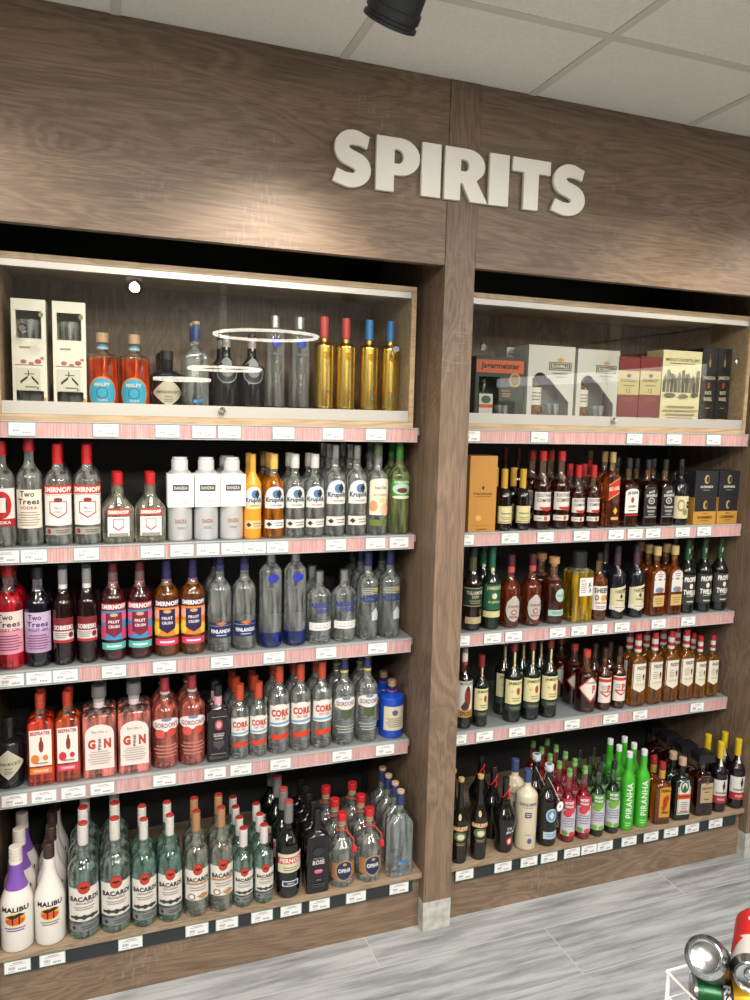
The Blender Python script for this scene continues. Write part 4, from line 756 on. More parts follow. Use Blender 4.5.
# -- right bay, third shelf
kind('R3a', 'spiced rum bottle with pirate figure label, red-and-white neck', 'x', 'round', 'a87050', '30140a', .7, [(.93, 1, .36, '8a8a70'), (.82, .93, .36, 'd8d4cc'), (.78, .82, .37, 'b02828')], [
    [('r', -1.2, 1.2, .15, .60, 'd8d4cc'), ('t', 'MORGAN', .1, .57, 1.7, .04, '2a2420'), ('e', .2, .40, .4, .13, '7c2420'), ('e', .2, .51, .18, .03, '3a2018'), ('d', -.1, .28, .5, .08, '4a2c20'), ('r', -1.2, 1.2, .15, .24, 'b88c48'), ('t', 'SPICED', .1, .195, 1.5, .05, '4a2810')]])
JM = [[('r', -.22, .32, .70, .88, 'd6ce98'), ('e', .05, .72, .3, .035, 'b85030')], [('r', -1.2, 1.2, .24, .545, 'dfd8a6'), ('t', 'JAMESON', .15, .50, 1.9, .05, '35301f', .1, .04), ('e', .35, .405, .22, .045, 'a83a28'), ('r', .18, .52, .36, .37, '806030'), ('l', -.4, .7, .27, .33, 2, '8c8660'), ('t', '1780', -.35, .40, .3, .02, '8c8660')], [('r', -1.2, 1.2, .15, .225, '2c3c30'), ('l', -.7, .9, .17, .205, 2, '8a8a68')]]
kind('R3b', 'small dark green whiskey bottle, cream label, red cap, standing alone', 'x', 'wine', 'fff', caps=cap(.83, .44, '7c1c20'), opaque=('0e1610', .1, 0), labels=JM)
kind('R3c', 'large dark green whiskey bottle with cream label and red cap', 'large dark green whiskey bottles with cream labels', 'wine', 'fff', caps=cap(.89, .40, '7c1c20'), opaque=('0e1610', .1, 0), labels=JM)
kind('R3d', 'wide red-brown whiskey bottle with white diamond letter label', 'wide red-brown whiskey bottles with diamond labels', 'round', 'c07858', '601c0c', .66, cap(.86, .36, 'c84a38'), [
    [('d', .1, .40, 1.25, .23, 'c83c28'), ('d', .1, .40, 1.1, .195, 'e6e0d8'), ('t', 'P', .45, .39, .45, .13, 'c83c28', 0, .05), ('t', 'POWERS', .1, .50, 1.0, .03, '4a2c24')]])
kind('R3e', 'small red-brown whiskey bottle with white chevron letter label', 'small red-brown whiskey bottles', 'wine', 'd08860', '7a2c10', .62, cap(.84, .40, '3a1c18'), [
    [('r', -1.15, 1.15, .13, .54, 'e6e0d8'), ('s', -1.15, 1.15, .22, .32, .09, 'c83c28'), ('s', -1.15, 1.15, .25, .30, .09, 'e6e0d8'), ('t', 'P', .3, .36, .5, .12, 'c83c28', 0, .05), ('q', -1.15, 1.15, .47, .52, .0, 'c83c28'), ('l', -.8, 0, .34, .42, 3, '9a8a80')]])
PD = [[('s', -.95, 1.15, .20, .60, .06, 'e4dfd2'), ('t', 'PADDY', .2, .54, 1.3, .05, '2e2a28', 0, .05), ('e', .5, .41, .14, .045, '3a2820'), ('e', .55, .39, .12, .02, 'd09838'), ('l', -.6, .2, .36, .47, 4, 'a8a090'), ('r', -.6, .8, .30, .325, 'd4c890'), ('d', 1.0, .24, .2, .04, 'c03838')]]
PC = [(.91, 1, .38, 'b42430'), (.84, .91, .39, 'd8d0c8'), (.79, .84, .40, 'b42430'), (.75, .79, .41, 'd8d0c8')]
kind('R3f', 'large golden whiskey bottle with white pentagon label, red-white neck', 'large golden whiskey bottles with red-white necks', 'jag', 'f4cc88', 'd07c14', .72, PC, PD)
kind('R3g', 'small golden whiskey bottle with white pentagon label, red-white neck', 'small golden whiskey bottles with red-white necks', 'jag', 'f4cc88', 'c88018', .72, PC, PD)
# -- right bay, deck
kind('R4a', 'black cream liqueur bottle with gold cap and landscape oval', 'black cream liqueur bottles with gold caps', 'bail', 'fff', caps=[(.955, 1, .36, 'c0a468'), (.86, .955, .32, '141210')], opaque=('14100e', .14, 0), labels=[
    [('e', -.05, .56, .22, .035, 'c8bc84'), ('q', -1.1, 1.1, .40, .455, .0, 'a8683c'), ('t', 'BAILEYS', 0, .43, 1.9, .045, 'e8d0a8', 0, .06), ('e', 0, .335, .75, .058, '5c7448'), ('e', .1, .33, .45, .035, 'd8d8b8'), ('l', -.5, .7, .22, .26, 2, 'a89870')]])
def ribbon(t, R, Hh, s):
    bm = bmesh.new(); r = s.r(.82)*R+.002
    tube(bm, [(r*math.cos(a*math.pi/8), r*math.sin(a*math.pi/8), .80*Hh+.02*math.cos(a*math.pi/8)) for a in range(16)], .0022, 6, True); tube(bm, [(r*.6, -r*.8, .81*Hh), (r*.9, -r*1.1, .77*Hh), (r*.4, -r*1.2, .73*Hh)], .0022, 6)
    obj('neck_ribbon', bm, mat('b81c20', .6), t, True)['label'] = 'red ribbon around the neck'
kind('R4b', 'curvy black coffee liqueur bottle with red neck ribbon', 'curvy black coffee liqueur bottles with red ribbons', 'curvy', 'fff', caps=[(.92, 1, .29, '1c1a1a')], opaque=('0e0d0e', .1, 0), labels=[
    [('t', 'Tia', .35, .36, .5, .05, 'd8d8d8', .5, .03), ('t', 'Maria', .5, .31, .8, .045, 'd8d8d8', .5, .03), ('e', .5, .17, .35, .06, 'c83030'), ('e', .5, .17, .2, .035, 'e8d8d0')]], extra=ribbon)
kind('R4c', 'cream-white liqueur bottle with navy cap', 'cream-white liqueur bottles with navy caps', 'abso', 'fff', caps=[(.84, 1, .38, '3c4c74')], opaque=('bdb39a', .25, 0), labels=[
    [('t', 'COOLE SWAN', 0, .60, 1.7, .04, '34447c', 0, .05), ('l', -.7, .7, .545, .57, 1, '8a8a80'), ('r', -.25, .35, .43, .50, '34447c'), ('l', -.2, .3, .44, .49, 2, 'd8d0c0'), ('l', -.3, .5, .20, .22, 1, '8a8a80'), ('e', .25, .13, .22, .035, '4c5c94')]])
def swing(t, R, Hh, s):
    bm = bmesh.new()
    for sg in (-1, 1): tube(bm, [(sg*.009, -.012, .97*Hh), (sg*.017, -.004, .90*Hh), (sg*.014, .006, .80*Hh), (sg*.004, .016, .82*Hh)], .0014, 6)
    obj('wire_bail', bm, mat('c8c8c8', .25, 1), t, True)['label'] = 'steel swing-top wire'
    tg = bmesh.new(); tube(tg, [(-.012, -.014, .86*Hh), (.012, -R*.7, .70*Hh), (R*.72, -R*1.05, .575*Hh)], .0008, 5)
    c = obj('tag_string', tg, mat('d8d4c8', .8), t)
    lathe_m = Matrix.Translation((R*.76, -R*1.12, .51*Hh)) @ Matrix.Rotation(.3, 4, 'Z') @ Matrix.Rotation(math.pi/2, 4, 'X')
    bm = lathe(bmesh.new(), [(R*.50, 0, 0), (R*.50, .001, 0)], 24, M=lathe_m); lathe(bm, [(R*.16, .0012, 1), (R*.14, .0016, 1)], 6, M=lathe_m)
    obj('hang_tag', bm, [mat('e4e4e2', .6), mat('4c84c0', .6)], c)['label'] = 'white round hang tag with blue bird mark'
kind('R4d', 'black swing-top gin bottle with pale blue labels and hang tag', 'black swing-top gin bottles', 'wine', 'fff', caps=[(.93, 1, .46, 'd8dade'), (.91, .93, .36, '88a8c8'), (.99, 1.0, .30, '3c70a8')], opaque=('0d0e10', .1, 0), labels=[
    [('e', -.05, .40, .62, .085, 'b4ccdc'), ('e', -.05, .40, .5, .068, '5c8cb4'), ('d', -.05, .40, .3, .05, 'd0dce4')], [('r', -.85, .85, .10, .19, 'b8cedc'), ('l', -.7, .7, .12, .17, 2, '5080a8')]], extra=swing)
def mick(bg, fr, leaf):
    return [[('r', -1.15, 1.15, .10, .60, 'ccccd4'), ('r', -1.15, 1.15, .47, .60, bg), ('t', 'MICKEY', .0, .56, 1.2, .035, 'f0f0ec', 0, .04), ('t', 'FINNS', 0, .51, 1.1, .035, 'f0f0ec', 0, .04), ('e', -.2, .42, .55, .055, fr), ('e', .4, .45, .35, .035, fr), ('l', -.8, .8, .22, .36, 4, '8a84a8'), ('e', -.5, .14, .4, .035, leaf), ('e', .4, .13, .4, .03, fr)]]
kind('R4e', 'bright red berry liqueur bottle with green capsule', 'bright red berry liqueur bottles', 'wine', 'f0a0a0', 'c8102c', .74, [(.955, 1, .34, '6ea858'), (.90, .95, .36, '88b860')], mick('b02c48', 'd04048', '6a9c3c'))
kind('R4f', 'dark green apple liqueur bottle with black capsule', 'dark green apple liqueur bottles', 'wine', '88b888', '124c18', .74, cap(.89, .36, '1c1f1c'), mick('4c8838', '78b040', '78b040'))
kind('R4g', 'lime green metal bottle with white cap and vertical white name', 'lime green metal bottles with white caps', 'piran', 'fff', caps=cap(.90, .42, 'dfe3e4'), opaque=('3fa82c', .3, .25), labels=[
    [('t', 'PIRANHA', .05, .40, .85, .46, 'e8f2e4', 1.5708, .02)], [('l', -.5, .5, .06, .12, 2, 'b8e0a8')]])
kind('R4h', 'cinnamon whisky bottle with dragon on golden label, red cap', 'cinnamon whisky bottles with dragon labels', 'jag', 'f0b078', 'c05c10', .74, [(.89, 1, .36, 'a82028'), (.74, .87, .35, 'c89838')], [
    [('r', -.5, .98, .12, .60, 'c8962c'), ('e', .24, .575, .74, .05, 'c8962c'), ('t', 'FIREBALL', .24, .56, 1.2, .05, '28180c', 0, .06), ('e', .2, .37, .28, .10, 'b02c18'), ('d', .4, .43, .3, .07, 'b02c18'), ('d', .05, .28, .3, .06, 'b02c18'), ('t', 'WHISKY', .24, .20, .9, .035, '28180c', 0, .05)]])
kind('R4i', 'dark green square herbal liqueur bottle with stag emblem label', 'dark green square herbal liqueur bottles', 'jag', 'fff', caps=cap(.88, .40, 'c0a08c'), opaque=('0f1812', .12, 0), labels=[
    [('r', -.72, .78, .10, .70, 'd9d6cc'), ('r', -.66, .72, .12, .68, '5c8060'), ('r', -.6, .66, .14, .66, 'dcd9d0'), ('e', .03, .56, .5, .10, '2c6c40'), ('e', .03, .57, .32, .06, 'dcd9d0'), ('d', .03, .54, .2, .06, '2c4030'), ('r', -.75, .8, .36, .44, 'd8501c'), ('t', 'Jagermeister', .03, .40, 1.3, .05, '28180c', 0, .04), ('l', -.4, .5, .18, .32, 4, '8a8a80'), ('r', -.4, .5, .15, .17, 'c83828')]])
def boxcap(t, R, Hh, s):
    obj('square_stopper', bx(-R*.92, R*.92, -R*.80, R*.80, .87*Hh, Hh, bev=.0015), mat('17161a', .3), t)['label'] = 'wide square black stopper'
kind('R4j', 'square dark amaretto bottle with wide black box-shaped stopper', 'square dark amaretto bottles', 'jd', 'c08868', '50160c', .74, [(.84, .87, .42, '6a5040')], [
    [('r', -.6, .78, .22, .64, 'b8a07c'), ('e', .1, .56, .15, .04, '6c5030'), ('t', 'DISARONNO', .1, .46, 1.1, .04, '3c2818'), ('l', -.3, .5, .38, .42, 1, '6c5030'), ('l', -.3, .5, .26, .30, 1, '6c5030')]], extra=boxcap)
kind('R4k', 'dark port wine bottle with yellow capsule and cloaked-figure label', 'dark port wine bottles with yellow capsules', 'wine', 'fff', caps=cap(.76, .40, 'd8b81c'), opaque=('100c10', .1, 0), labels=[
    [('r', -.25, .35, .66, .77, 'd8d8d4')], [('r', -1.1, 1.2, .14, .48, 'dad8d4'), ('d', .35, .39, .22, .08, '1c1a1a'), ('e', .35, .45, .1, .015, '1c1a1a'), ('t', 'SANDEMAN', .1, .29, 1.5, .03, '3a3634'), ('r', -1.1, 1.2, .14, .25, 'a82c30'), ('t', 'PORTO', .1, .195, .9, .035, 'e8d8d4')]])
# ------------------------------------------------------------------ stocking the shelves
for q in ('C1', 'L3b', 'L3c', 'L3d', 'L2a'): K[q]['painted_glow'] = .33
for q in ('L3e', 'R2e', 'L1g', 'R4e'): K[q]['painted_glow'] = .22
K['R4j']['gap'] = .016; K['R4d']['rot'] = 0; K['R4d']['gap'] = .014
ZC = CZ0+.0185; yC = CY0+.06; yS = SY+.022; yD = .019
place('C1', [103, 134.5], 31.6, 333, ZC, yC+.01, base_off=.1)
place('C2', [167], 29, 351, ZC, yC+.02, [3], base_off=.1)
place('C3', [195.5], 31, 322, ZC, yC, [2])
place('C4', [226, 251.5], 26, 333, ZC, yC, [2, 1])
place('C5', [274.5, 299], 22, 316, ZC, yC)
place('C6red', [323.3, 345], 20.5, 317, ZC, yC); place('C6blue', [368.2, 389.2], 19, 320, ZC, yC)
place('L1a', [2], 26, 441, ZS[1], yS); place('L1b', [30], 27.5, 438.5, ZS[1], yS)
place('L1c', [58.3, 87.4], 27.3, 444, ZS[1], yS, [3, 3]); place('L1d', [118, 150], 31, 472, ZS[1], yS, [2, 2])
place('L1e', [179.8, 206, 231.5], 24.5, 457, ZS[1], yS, [1, 1, 2])
place('L1f', [252.5], 20, 454, ZS[1], yS, [2]); place('L1g', [273.5], 21, 454, ZS[1], yS, [3])
place('L1h', [294.5, 314.3], 20, 454, ZS[1], yS, [2, 2]); place('L1i', [334.5, 356], 21, 445, ZS[1], yS, [3, 3])
place('L1j', [377], 21, 443, ZS[1], yS, [2]); place('L1k', [398.5], 21, 443, ZS[1], yS, [2])
place('L2a', [9], 28, 564, ZS[2], yS, [2]); place('L2b', [38.4], 27.5, 567, ZS[2], yS)
place('L2c', [63.5, 87.3], 23.8, 569, ZS[2], yS, [2, 2]); place('L2d', [113.4, 140], 26, 562.5, ZS[2], yS)
place('L2e', [166.6, 192.5], 25.5, 560, ZS[2], yS); place('L2f', [219.5, 244], 23.5, 555, ZS[2], yS, [2, 1])
place('L2g', [270.5, 294.8], 22.5, 552, ZS[2], yS); place('L2h', [318.7, 343.5], 25, 571, ZS[2], yS, [2, 1])
place('L2i', [367, 389], 22, 551, ZS[2], yS, [3, 2])
place('L3a', [9.5], 27, 717, ZS[3], yS); place('L3b', [41.4], 26, 692, ZS[3], yS, [2]); place('L3c', [68], 25.5, 690, ZS[3], yS, [2])
place('L3d', [99.5, 134], 33, 684, ZS[3], yS, [2, 2]); place('L3e', [165, 192], 26, 677, ZS[3], yS, [2, 2])
place('L3f', [217.3], 22.5, 684, ZS[3], yS, [2]); place('L3g', [239.5, 258.2], 18.3, 684, ZS[3], yS, [3, 3])
place('L3h', [278.8, 300, 321.2], 21, 665, ZS[3], yS, [2, 2, 2]); place('L3i', [343.5, 366.3], 22, 658, ZS[3], yS, [2, 2])
place('L3j', [391.5], 24.5, 680, ZS[3], yS, [2])
place('L4a', [17], 31.5, 847, DECK, yD, [3]); place('L4b', [50], 31.5, 843, DECK, yD, [4])
place('L4c', [84, 115.5], 30.5, 823, DECK, yD, [3, 3]); place('L4d', [144.2, 170], 25.5, 819, DECK, yD, [2, 2])
place('L4e', [196.3, 221], 24.2, 811, DECK, yD, [2, 2]); place('L4f', [243.2, 263.7], 19.5, 828, DECK, yD, [4, 3])
place('L4g', [288], 24.5, 801, DECK, yD, [4]); place('L4h', [315.5], 24.5, 807, DECK, yD, [5])
place('L4i', [341.5, 368.7], 26, 813, DECK, yD, [3, 3]); place('L4j', [397.5], 26, 788, DECK, yD, [4])
place('R1a', [504, 522.4], 16.5, 469, ZS[1], yS, [2, 2]); 
place('R1c', [541.6, 560.2], 18, 451, ZS[1], yS, [2, 2]); place('R1d', [577.5, 592.5], 14.4, 465, ZS[1], yS, [2, 2])
place('R1e', [609], 16.5, 452, ZS[1], yS, [2]); place('R1g', [627.3], 17.5, 458, ZS[1], yS, [2]); place('R1h', [646.3, 663.5], 17, 459.5, ZS[1], yS, [2, 2])
place('R1i', [679.5], 17.5, 459, ZS[1], yS)
place('R1b', [503.5, 516.5], 14, 448, ZS[1], yS+.20); place('R1f', [588], 15, 451, ZS[1], yS+.15)
place('R2a', [471.8], 20, 547, ZS[2], yS); place('R2b', [491], 18, 546, ZS[2], yS, [2]); place('R2c', [510.2, 531.5], 19.5, 555, ZS[2], yS)
place('R2d', [553], 21.5, 557, ZS[2], yS, [2]); place('R2e', [577], 25, 551, ZS[2], yS); place('R2f', [598], 17.5, 553, ZS[2], yS)
place('R2g', [616, 635], 18, 546, ZS[2], yS, [2, 1]); place('R2h', [653.4, 670.8], 18, 546, ZS[2], yS, [3, 2]); place('R2i', [686, 702.5, 718.5], 17, 538.5, ZS[2], yS, [2, 2, 1])
place('R3a', [463.5], 17, 647, ZS[3], yS); place('R3b', [480.5], 15, 655, ZS[3], yS); place('R3c', [512.5, 530.8, 548.6], 17.8, 642.5, ZS[3], yS, [2, 2, 2])
place('R3d', [585.5], 20.5, 650, ZS[3], yS, [3], base_off=.1); place('R3e', [604, 618.5], 14.3, 648, ZS[3], yS, [2, 2])
place('R3f', [634.3, 651, 667.2, 682.3], 17.5, 633, ZS[3], yS, [2, 2, 2, 2]); place('R3g', [697, 709.5], 13.5, 635.5, ZS[3], yS, [2, 1])
place('R4a', [459.5, 479], 17.5, 778, DECK, yD, [3, 1]); place('R4b', [504.5], 24, 778, DECK, yD, [3]); place('R4c', [526], 21.5, 769.5, DECK, yD, [2])
place('R4d', [547], 19.5, 764.5, DECK, yD, [2]); place('R4e', [567.8, 583.3], 15.3, 769, DECK, yD, [5, 5]); place('R4f', [597.3, 612.3], 15, 764, DECK, yD, [3, 3])
place('R4g', [627, 641.7], 14, 752, DECK, yD, [3, 3]); place('R4h', [658.8], 18, 761, DECK, yD, [3]); place('R4i', [678.5], 19, 756.5, DECK, yD, [2])
place('R4j', [700.5], 20, 752, DECK, yD, [4]); place('R4k', [718.5, 736], 16, 742, DECK, yD, [2, 2])
fs = sorted(FRONTS)
for a, b in zip(fs, fs[1:]):
    if a[0] == b[0] and abs(b[1]-a[1]) < a[2]+b[2] and (b[1]-a[1]) > .01: print('TIGHT', a[3], b[3], round(a[2]+b[2]-(b[1]-a[1]), 4))
# ------------------------------------------------------------------ gift cartons
def carton(name, label, group, pxl, pxr, top, z, yf, d, col, front=(), hole=None, side=(), rough=.45, zmid=.1, hh=None, rz=0):
    """carton whose front face spans photo columns pxl..pxr at depth yf; hole(u) -> (v0, v1) opens the front"""
    xl, xr = X_at(pxl, yf, z+zmid), X_at(pxr, yf, z+zmid); w = xr-xl; h = hh or h_at(top, (xl+xr)/2, yf, z)
    t = thing(name, label, 'box', ((xl+xr)/2, yf, z+.0004), rz, group); W = w/2; M_ = mat(col, rough); T = .0015
    bm = bmesh.new()
    box(bm, -W, W, d-T, d, 0, h); box(bm, -W, -W+T, 0, d-T, 0, h); box(bm, W-T, W, 0, d-T, 0, h); box(bm, -W+T, W-T, T, d-T, 0, T); box(bm, -W+T, W-T, T, d-T, h-T, h)
    if hole:
        N = 30; n0 = None
        for i in range(N):
            u0, u1 = -1+2*i/N, -1+2*(i+1)/N; um = (u0+u1)/2; x0, x1 = max(u0*W, -W+T), min(u1*W, W-T); hs = hole(um)
            segs = [(0.0, 1.0)] if not hs else []
            if hs:
                c = 0.0
                for a, b in hs: segs.append((c, a)); c = b
                segs.append((c, 1.0))
            for a, b in segs:
                if b-a > .004: box(bm, x0, x1, 0, T, a*h, b*h)
    else: box(bm, -W+T, W-T, 0, T, 0, h)
    obj('carton', bm, M_, t)
    f = lambda u, v, L: (u*W, -L, v*h)
    if front: layers_mesh(front, f, ink, t, 'printed_front', cols=10)
    if side: layers_mesh(side, lambda u, v, L: (-W-L, d/2-u*d/2, v*h), ink, t, 'printed_side')
    return t, w, h
def inner(key, X, y, z, R, Hh, label): return make_bottle(key, R, Hh, label, (X, y, z+.003), None)
def tumbler(X, y, z, r, h, label):
    o = obj('glass_tumbler', lathe(bmesh.new(), [(r*.85, 0), (r*.9, .003), (r, h), (r-.002, h), (r*.8, .008), (.001, .008)], 24), glass('eef4f4'), None, True); o.location = (X, y, z+.0035); tag(o, label, 'glass'); return o
kind('IN1', 'i', 'x', 'sq', CLR, caps=cap(.86, .36, '3a3a38'), labels=[[('r', -.8, .8, .55, .75, 'e8e4da')]])
kind('IN2', 'i', 'x', 'round', 'f0e0b0', 'c89028', .78, cap(.86, .36, 'd8d4c8'), [[('r', -1.1, 1.1, .30, .58, 'e4e0d4'), ('l', -.7, .7, .36, .52, 3, '8a8478')], [('r', -1.1, 1.1, .10, .2, '6a3a28')]])
kind('IN3', 'i', 'x', 'sq', 'fff', caps=cap(.90, .34, '1c2a1c'), opaque=('1c2c1e', .15, 0), labels=[[('r', -.7, .7, .10, .66, 'd9d6cc'), ('e', 0, .53, .5, .09, '2c5c38'), ('r', -.7, .7, .34, .42, 'd8582c')]])
YB_ = CY0+.075
def roku(u): return ([(.02, .20)] if abs(u) < .80 else []) + ([(.66, .90)] if abs(u) < .74 else []) or None
RK = [('l', -.7, .2, .56, .60, 1, '9a9688'), ('e', -.35, .455, .18, .018, 'c06a68'), ('e', .1, .44, .16, .014, 'c87a78'), ('e', .5, .46, .2, .02, 'b85a58'), ('e', .75, .49, .12, .012, 'c87a78'), ('e', .72, .87, .14, .022, '7c9a5c'), ('r', -.85, .75, .425, .43, '8a8470'),
      ('r', -.80, .62, .205, .40, 'e4e2d0'), ('q', -.55, -.12, .26, .285, .05, '2c2c28'), ('q', .10, .5, .31, .335, -.06, '2c2c28'), ('r', -.30, .28, .345, .352, '2c2c28'), ('r', -.1, -.04, .33, .38, '2c2c28'), ('l', -.4, .5, .22, .25, 1, '8a8470'), ('r', .40, .50, .215, .235, 'b03828'), ('e', .86, .10, .1, .045, 'e0a020')]
for nm, a, b, tp in (('left', 12.5, 47, 299), ('right', 53.5, 86.5, 302)):
    t, w, h = carton('gift_box', f'cream gift box with blossom print, two windows, {nm} one of the cabinet pair', 'cream blossom gift boxes', a, b, tp, ZC, YB_, .09, 'dcd9cc', RK, roku, [('e', .3, .5, .4, .06, 'c8a850'), ('e', -.3, .45, .3, .02, 'c06a68'), ('e', -.4, .08, .2, .04, 'e0a020')])
    inner('IN1', t.location.x, YB_+.045, ZC, w*.36, h*.58, f'clear square bottle inside the {nm} cream blossom gift box')
    pl = obj('inner_ledge', bx(-w/2+.002, w/2-.002, .002, .087, h*.62, h*.625), mat('b8b8ac', .6), t); tumbler(t.location.x, YB_+.04, ZC+h*.622, w*.3, h*.2, f'small clear glass inside upper window of the {nm} cream box')
# right cabinet
yR = CY0+.07
def jw(u): return [(.03, .70)] if -.85 < u < .0 else [(.03, .34)] if 0 <= u < .7 else None
t, w, h = carton('gift_box', 'dark green liqueur gift box with orange gothic-lettered band and gold seal', None, 475, 523, 357, ZC, yR, .09, '1e2c24', [
    ('r', -.98, .98, .76, .95, 'd05c28'), ('t', 'Jagermeister', 0, .855, 1.6, .12, '1c1410', 0, .05), ('e', .62, .66, .24, .11, 'b8985c'), ('e', .62, .66, .18, .085, '7c6434'), ('t', 'GLASS', .25, .50, .35, .03, 'c09868'), ('l', .05, .5, .40, .47, 2, 'c09868')], jw)
inner('IN3', t.location.x-w*.21, yR+.045, ZC, w*.20, h*.66, 'small green bottle inside the dark green gift box window'); tumbler(t.location.x+w*.18, yR+.045, ZC, w*.14, h*.27, 'small clear shot glass inside the dark green gift box')
def bw(u):
    if -.82 < u < -.12: return [(.03, .50+.16*math.sqrt(max(0, 1-((u+.47)/.36)**2)))]
    if -.12 <= u < .78: return [(.03, .60-.30*(u+.12)/.9)]
    return None
BM = [('r', -.12, .86, .695, .80, '4a4438'), ('r', -.08, .82, .705, .79, 'c9c4ae'), ('r', -.05, .79, .715, .78, '4a4438'), ('t', 'BUSHMILLS', .37, .748, .75, .045, 'e4e0cc', 0, .04), ('d', .37, .83, .18, .03, 'c8a050'), ('t', 'THE ORIGINAL', .37, .655, .66, .022, '55524a'), ('l', .1, .64, .60, .625, 1, '8a867a')]
for nm, a, b, tp in (('left', 527, 573, 346), ('right', 576, 617.5, 350)):
    t, w, h = carton('gift_box', f'pale grey whiskey gift box with arched cut-out window, {nm} one in right cabinet', 'pale grey whiskey gift boxes', a, b, tp, ZC, yR, .10, 'b9b8b2', BM, bw)
    inner('IN2', t.location.x-w*.235, yR+.05, ZC, w*.17, h*.80, f'whiskey bottle inside the {nm} pale grey gift box'); tumbler(t.location.x+w*.18, yR+.05, ZC, w*.17, h*.26, f'clear tumbler inside the {nm} pale grey gift box')
carton('gift_box', 'plain pale grey carton standing behind the dark green gift box', None, 505, 529, 348, ZC, yR+.12, .09, 'b4b3ae', [('r', -.9, .9, .9, .92, '8a8a84')])
for nm, a, b in (('left', 616.8, 638), ('right', 638.8, 659.5)):
    carton('gift_box', f'maroon whiskey carton with cream upper band, {nm} one of two', 'maroon and cream whiskey cartons', a, b, 357, ZC, yR, .085, '6c1c1e', [
        ('r', -1, 1, .46, .80, 'cdbf86'), ('d', 0, .73, .25, .035, '3a3020'), ('t', 'REDBREAST', 0, .665, 1.5, .045, '6a5a34'), ('t', '12', 0, .515, .4, .06, '8a6a2c'), ('l', -.7, .7, .57, .61, 1, '8a7a50'), ('l', -.7, .7, .36, .42, 2, 'a05a48'), ('l', -.6, .6, .12, .16, 1, 'a05a48')])
carton('gift_box', 'wide cream carton printed with an old sepia town view', None, 660.5, 699, 351, ZC, yR, .09, 'cdc59c', [
    ('t', 'MIDLETON', -.4, .88, .9, .04, '6a6450'), ('t', 'DISTILLERY', .5, .88, .8, .04, '6a6450'), ('l', -.9, .9, .82, .85, 1, '8a846a')]+
    [('r', -.95+.19*i, -.80+.19*i, .46, .60+.05*((i*7) % 4), ['5c5a48', '7a765e', '4a4838'][i % 3]) for i in range(10)]+[('d', -.86+.24*i, .62+.03*(i % 2), .09, .08, '6a6650') for i in range(8)]+
    [('e', -.6, .42, .3, .03, '6a6650'), ('e', .1, .41, .25, .03, '7a765e'), ('e', .7, .43, .2, .03, '5c5a48'), ('l', -.9, .9, .10, .30, 4, 'a8a07c')])
for nm, a, b in (('left', 699.8, 714.6), ('right', 715.2, 728.5)):
    carton('gift_box', f'black whiskey carton with cream arched lettering, {nm} one of two', 'black whiskey cartons', a, b, 349, ZC, yR, .085, '17181b', [
        ('e', 0, .82, .14, .05, 'a88850'), ('r', -.02, .02, .84, .93, 'a88850'), ('t', 'JAMESON', 0, .63, 1.6, .055, 'd8d0b0', 0, .04), ('e', 0, .54, .18, .04, 'a84a28'), ('t', 'BLACK', 0, .45, .9, .045, 'd8d0b0', 0, .04), ('t', 'BARREL', 0, .37, 1.1, .045, 'd8d0b0', 0, .04), ('l', -.4, .4, .24, .27, 1, 'a88850'), ('l', -.8, .8, .10, .13, 1, 'a88850')])
# shelf one of the right bay
carton('gift_box', 'golden orange cognac carton next to the middle pillar', None, 469, 496, 456, ZS[1], SY+.025, .085, 'a87a3c', [
    ('t', 'Hennessy', 0, .50, 1.4, .045, '4a2c18'), ('d', 0, .58, .12, .03, '4a2c18'), ('l', -.8, .8, .455, .475, 1, '7a4c20'), ('r', -.85, .85, .08, .083, '7a4c20'), ('t', 'COGNAC', 0, .03, .8, .02, '5a3418'), ('e', -.3, .18, .22, .04, 'd8a860')], rough=.3)
GB = [('r', -.97, .97, .0, 1, '1b1d24'), ('e', 0, .68, .22, .17, 'b8965c'), ('e', .07, .68, .12, .12, '1b1d24'), ('t', 'GUINNESS', 0, .40, 1.1, .09, 'd8d4cc', 0, .04), ('l', -.4, .4, .25, .30, 1, 'a8a49c')]
GC = [('r', -.97, .97, .48, 1, '1b1d24'), ('e', 0, .72, .2, .16, 'b8965c'), ('e', .07, .72, .11, .11, '1b1d24'), ('t', 'GUINNESS', 0, .26, 1.3, .10, '3a2c14'), ('l', -.5, .5, .12, .16, 1, '5a4420'), ('l', -.3, .3, .38, .42, 1, '3a2c14')]
zb = ZS[1]; hb = None
for ci, (nm, a, b) in enumerate((('left', 694.5, 717), ('right', 718.3, 738.3))):
    t, w, hb = carton('gift_box', f'gold-based black stout glass carton, lower {nm} of the stacked four', 'stacked black stout cartons', a, b, 496.5, ZS[1], SY+.03, .10, 'a87c34' , GC, hh=.103)
    carton('gift_box', f'black stout glass carton with harp, upper {nm} of the stacked four', 'stacked black stout cartons', a, b, 469, ZS[1]+.104, SY+.03, .10, '20222a', GB, hh=.101, zmid=0)
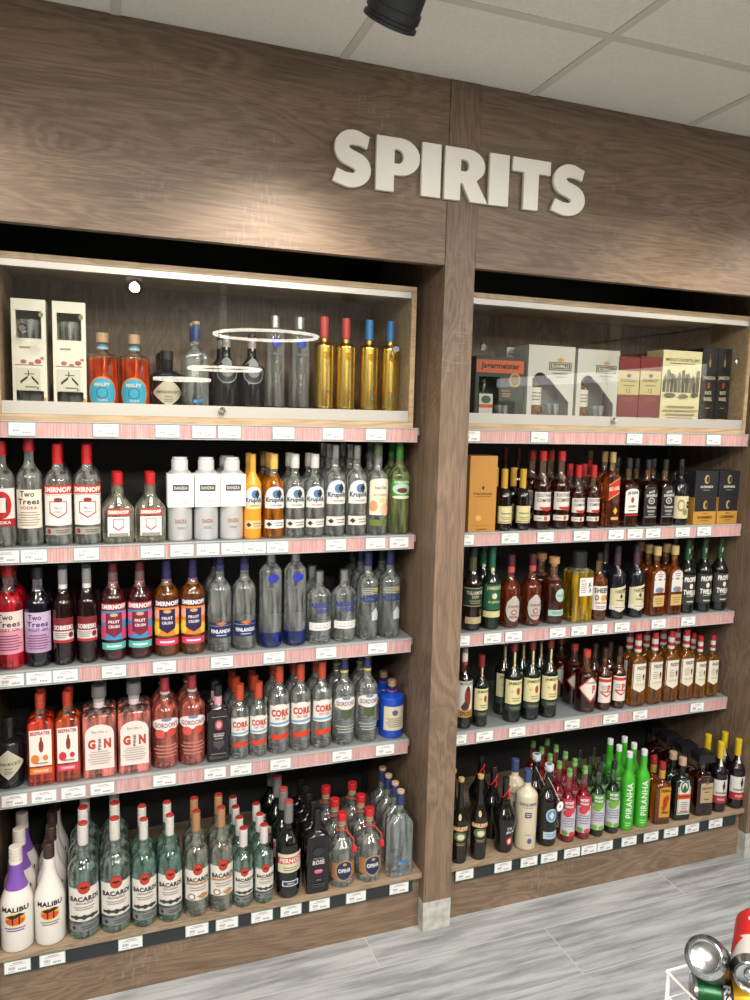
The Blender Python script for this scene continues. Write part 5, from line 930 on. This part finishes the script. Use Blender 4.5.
# ------------------------------------------------------------------ the can basket in the near corner
WW = mat('ecebe8', .35); bxx, byy = -.055, -1.15; L_, D_ = .40, .42; ZR, ZF = .74, .694
t = thing('wire_basket', 'white wire basket stand holding drinks cans at bottom right', 'basket', (bxx+L_/2, byy-D_/2, 0))
bm = bmesh.new(); hx, hy = L_/2, D_/2
tube(bm, [(-hx, -hy, ZR), (hx, -hy, ZR), (hx, hy, ZR), (-hx, hy, ZR)], .0032, 8, True); obj('rim', bm, WW, t, True)
bm = bmesh.new()
for i in range(9):
    x = -hx+.003+(L_-.006)*i/8; tube(bm, [(x, hy, ZR-.003), (x, hy, ZF), (x, -hy, ZF), (x, -hy, ZR-.003)], .0014, 6)
    y = -hy+.003+(D_-.006)*i/8; tube(bm, [(-hx, y, ZR-.003), (-hx, y, ZF-.003), (hx, y, ZF-.003), (hx, y, ZR-.003)], .0014, 6)
obj('wire_grid', bm, WW, t, True)
for sx_ in (-1, 1):
    for sy_ in (-1, 1): obj('leg', tube(bmesh.new(), [(sx_*(hx-.002), sy_*(hy-.002), ZR-.006), (sx_*(hx-.002), sy_*(hy-.002), .0)], .004, 8), WW, t, True)
SIL = mat('b8babc', .22, 1.0)
def can(label, p, d, ln, bands, lid_near, R=.033, lab=None, tint_end=False):
    """drinks can from end p along d"""
    p = Vector(p); d = Vector(d).normalized(); M = d.to_track_quat('Z', 'Y').to_matrix().to_4x4()
    th = thing('drinks_can', label, 'can', p, 0, 'drinks cans in the wire basket'); th.rotation_euler = M.to_euler()
    mats = [SIL]+[mat(b[2], .3, .35) for b in bands]; pr = [(R*.60, .006), (R*.72, .003), (R*.76, 0), (R*.80, .001), (R*.84, .006), (R, .014, 1 if tint_end else 0)]
    for i, b in enumerate(bands): pr += [(R, max(b[0]*ln, .0141), i+1), (R, min(b[1]*ln, ln-.0141), i+1)]
    pr += [(R, ln-.014, len(bands)), (R*.86, ln-.004, 0), (R*.84, ln, 0), (R*.78, ln, 0), (R*.76, ln-.004, 0)]
    obj('can_body', lathe(bmesh.new(), pr, 40), mats, th, True)
    rg = bmesh.new(); tube(rg, [(R*.3*math.cos(a*math.pi/6), R*.3*math.sin(a*math.pi/6), .0035 if lid_near else ln-.0025) for a in range(12)], .0012, 5, True)
    if lid_near: obj('ring_pull', rg, SIL, th, True)
    else: rg.free()
    if lab:
        layers_mesh(lab, lambda u, v, L: ((R+L)*math.cos(u), (R+L)*math.sin(u), v*ln), ink, th, 'label')
    return th
def at_px(px, py, dep): return CAM+(_f+_r*((px-375)/FPX)-_u*((py-500)/FPX))*dep
can('dark drinks can with its silver base facing out', at_px(704.5, 956, 1.225), tuple((CAM-at_px(704.5, 956, 1.225)).normalized()*-1+_r*.17-_u*.14), .115, [(0, 1, '1c1f22')], False)
can('red and silver drinks can lying above the green one', at_px(751.5, 979, 1.20), (.75, .65, -.02), .16, [(0, .42, 'c9c4c0'), (.42, 1, 'c01c1e')], True, lab=[
    *[('d', .4+1.57*i, .36, .62, .17, 'c01c1e') for i in range(4)], ('r', 1.2, 2.0, .68, .74, 'd8d4d0')])
can('green and yellow drinks can with a black letter panel', (-.040, -1.192, .7345), (.84, -.54, 0), .16, [(0, .38, '1c5c34'), (.38, 1, 'd8a820')], False, tint_end=True, lab=[
    ('r', 1.6, 3.2, .26, .38, '1a1a1a'), ('t', 'RS', 2.45, .32, .8, .075, 'e8e8e4', 0, .04)])
can('dark drinks can deep in the basket behind the green one', (.115, -1.20, .7345), (1, -.1, 0), .16, [(0, 1, '22262a')], False)
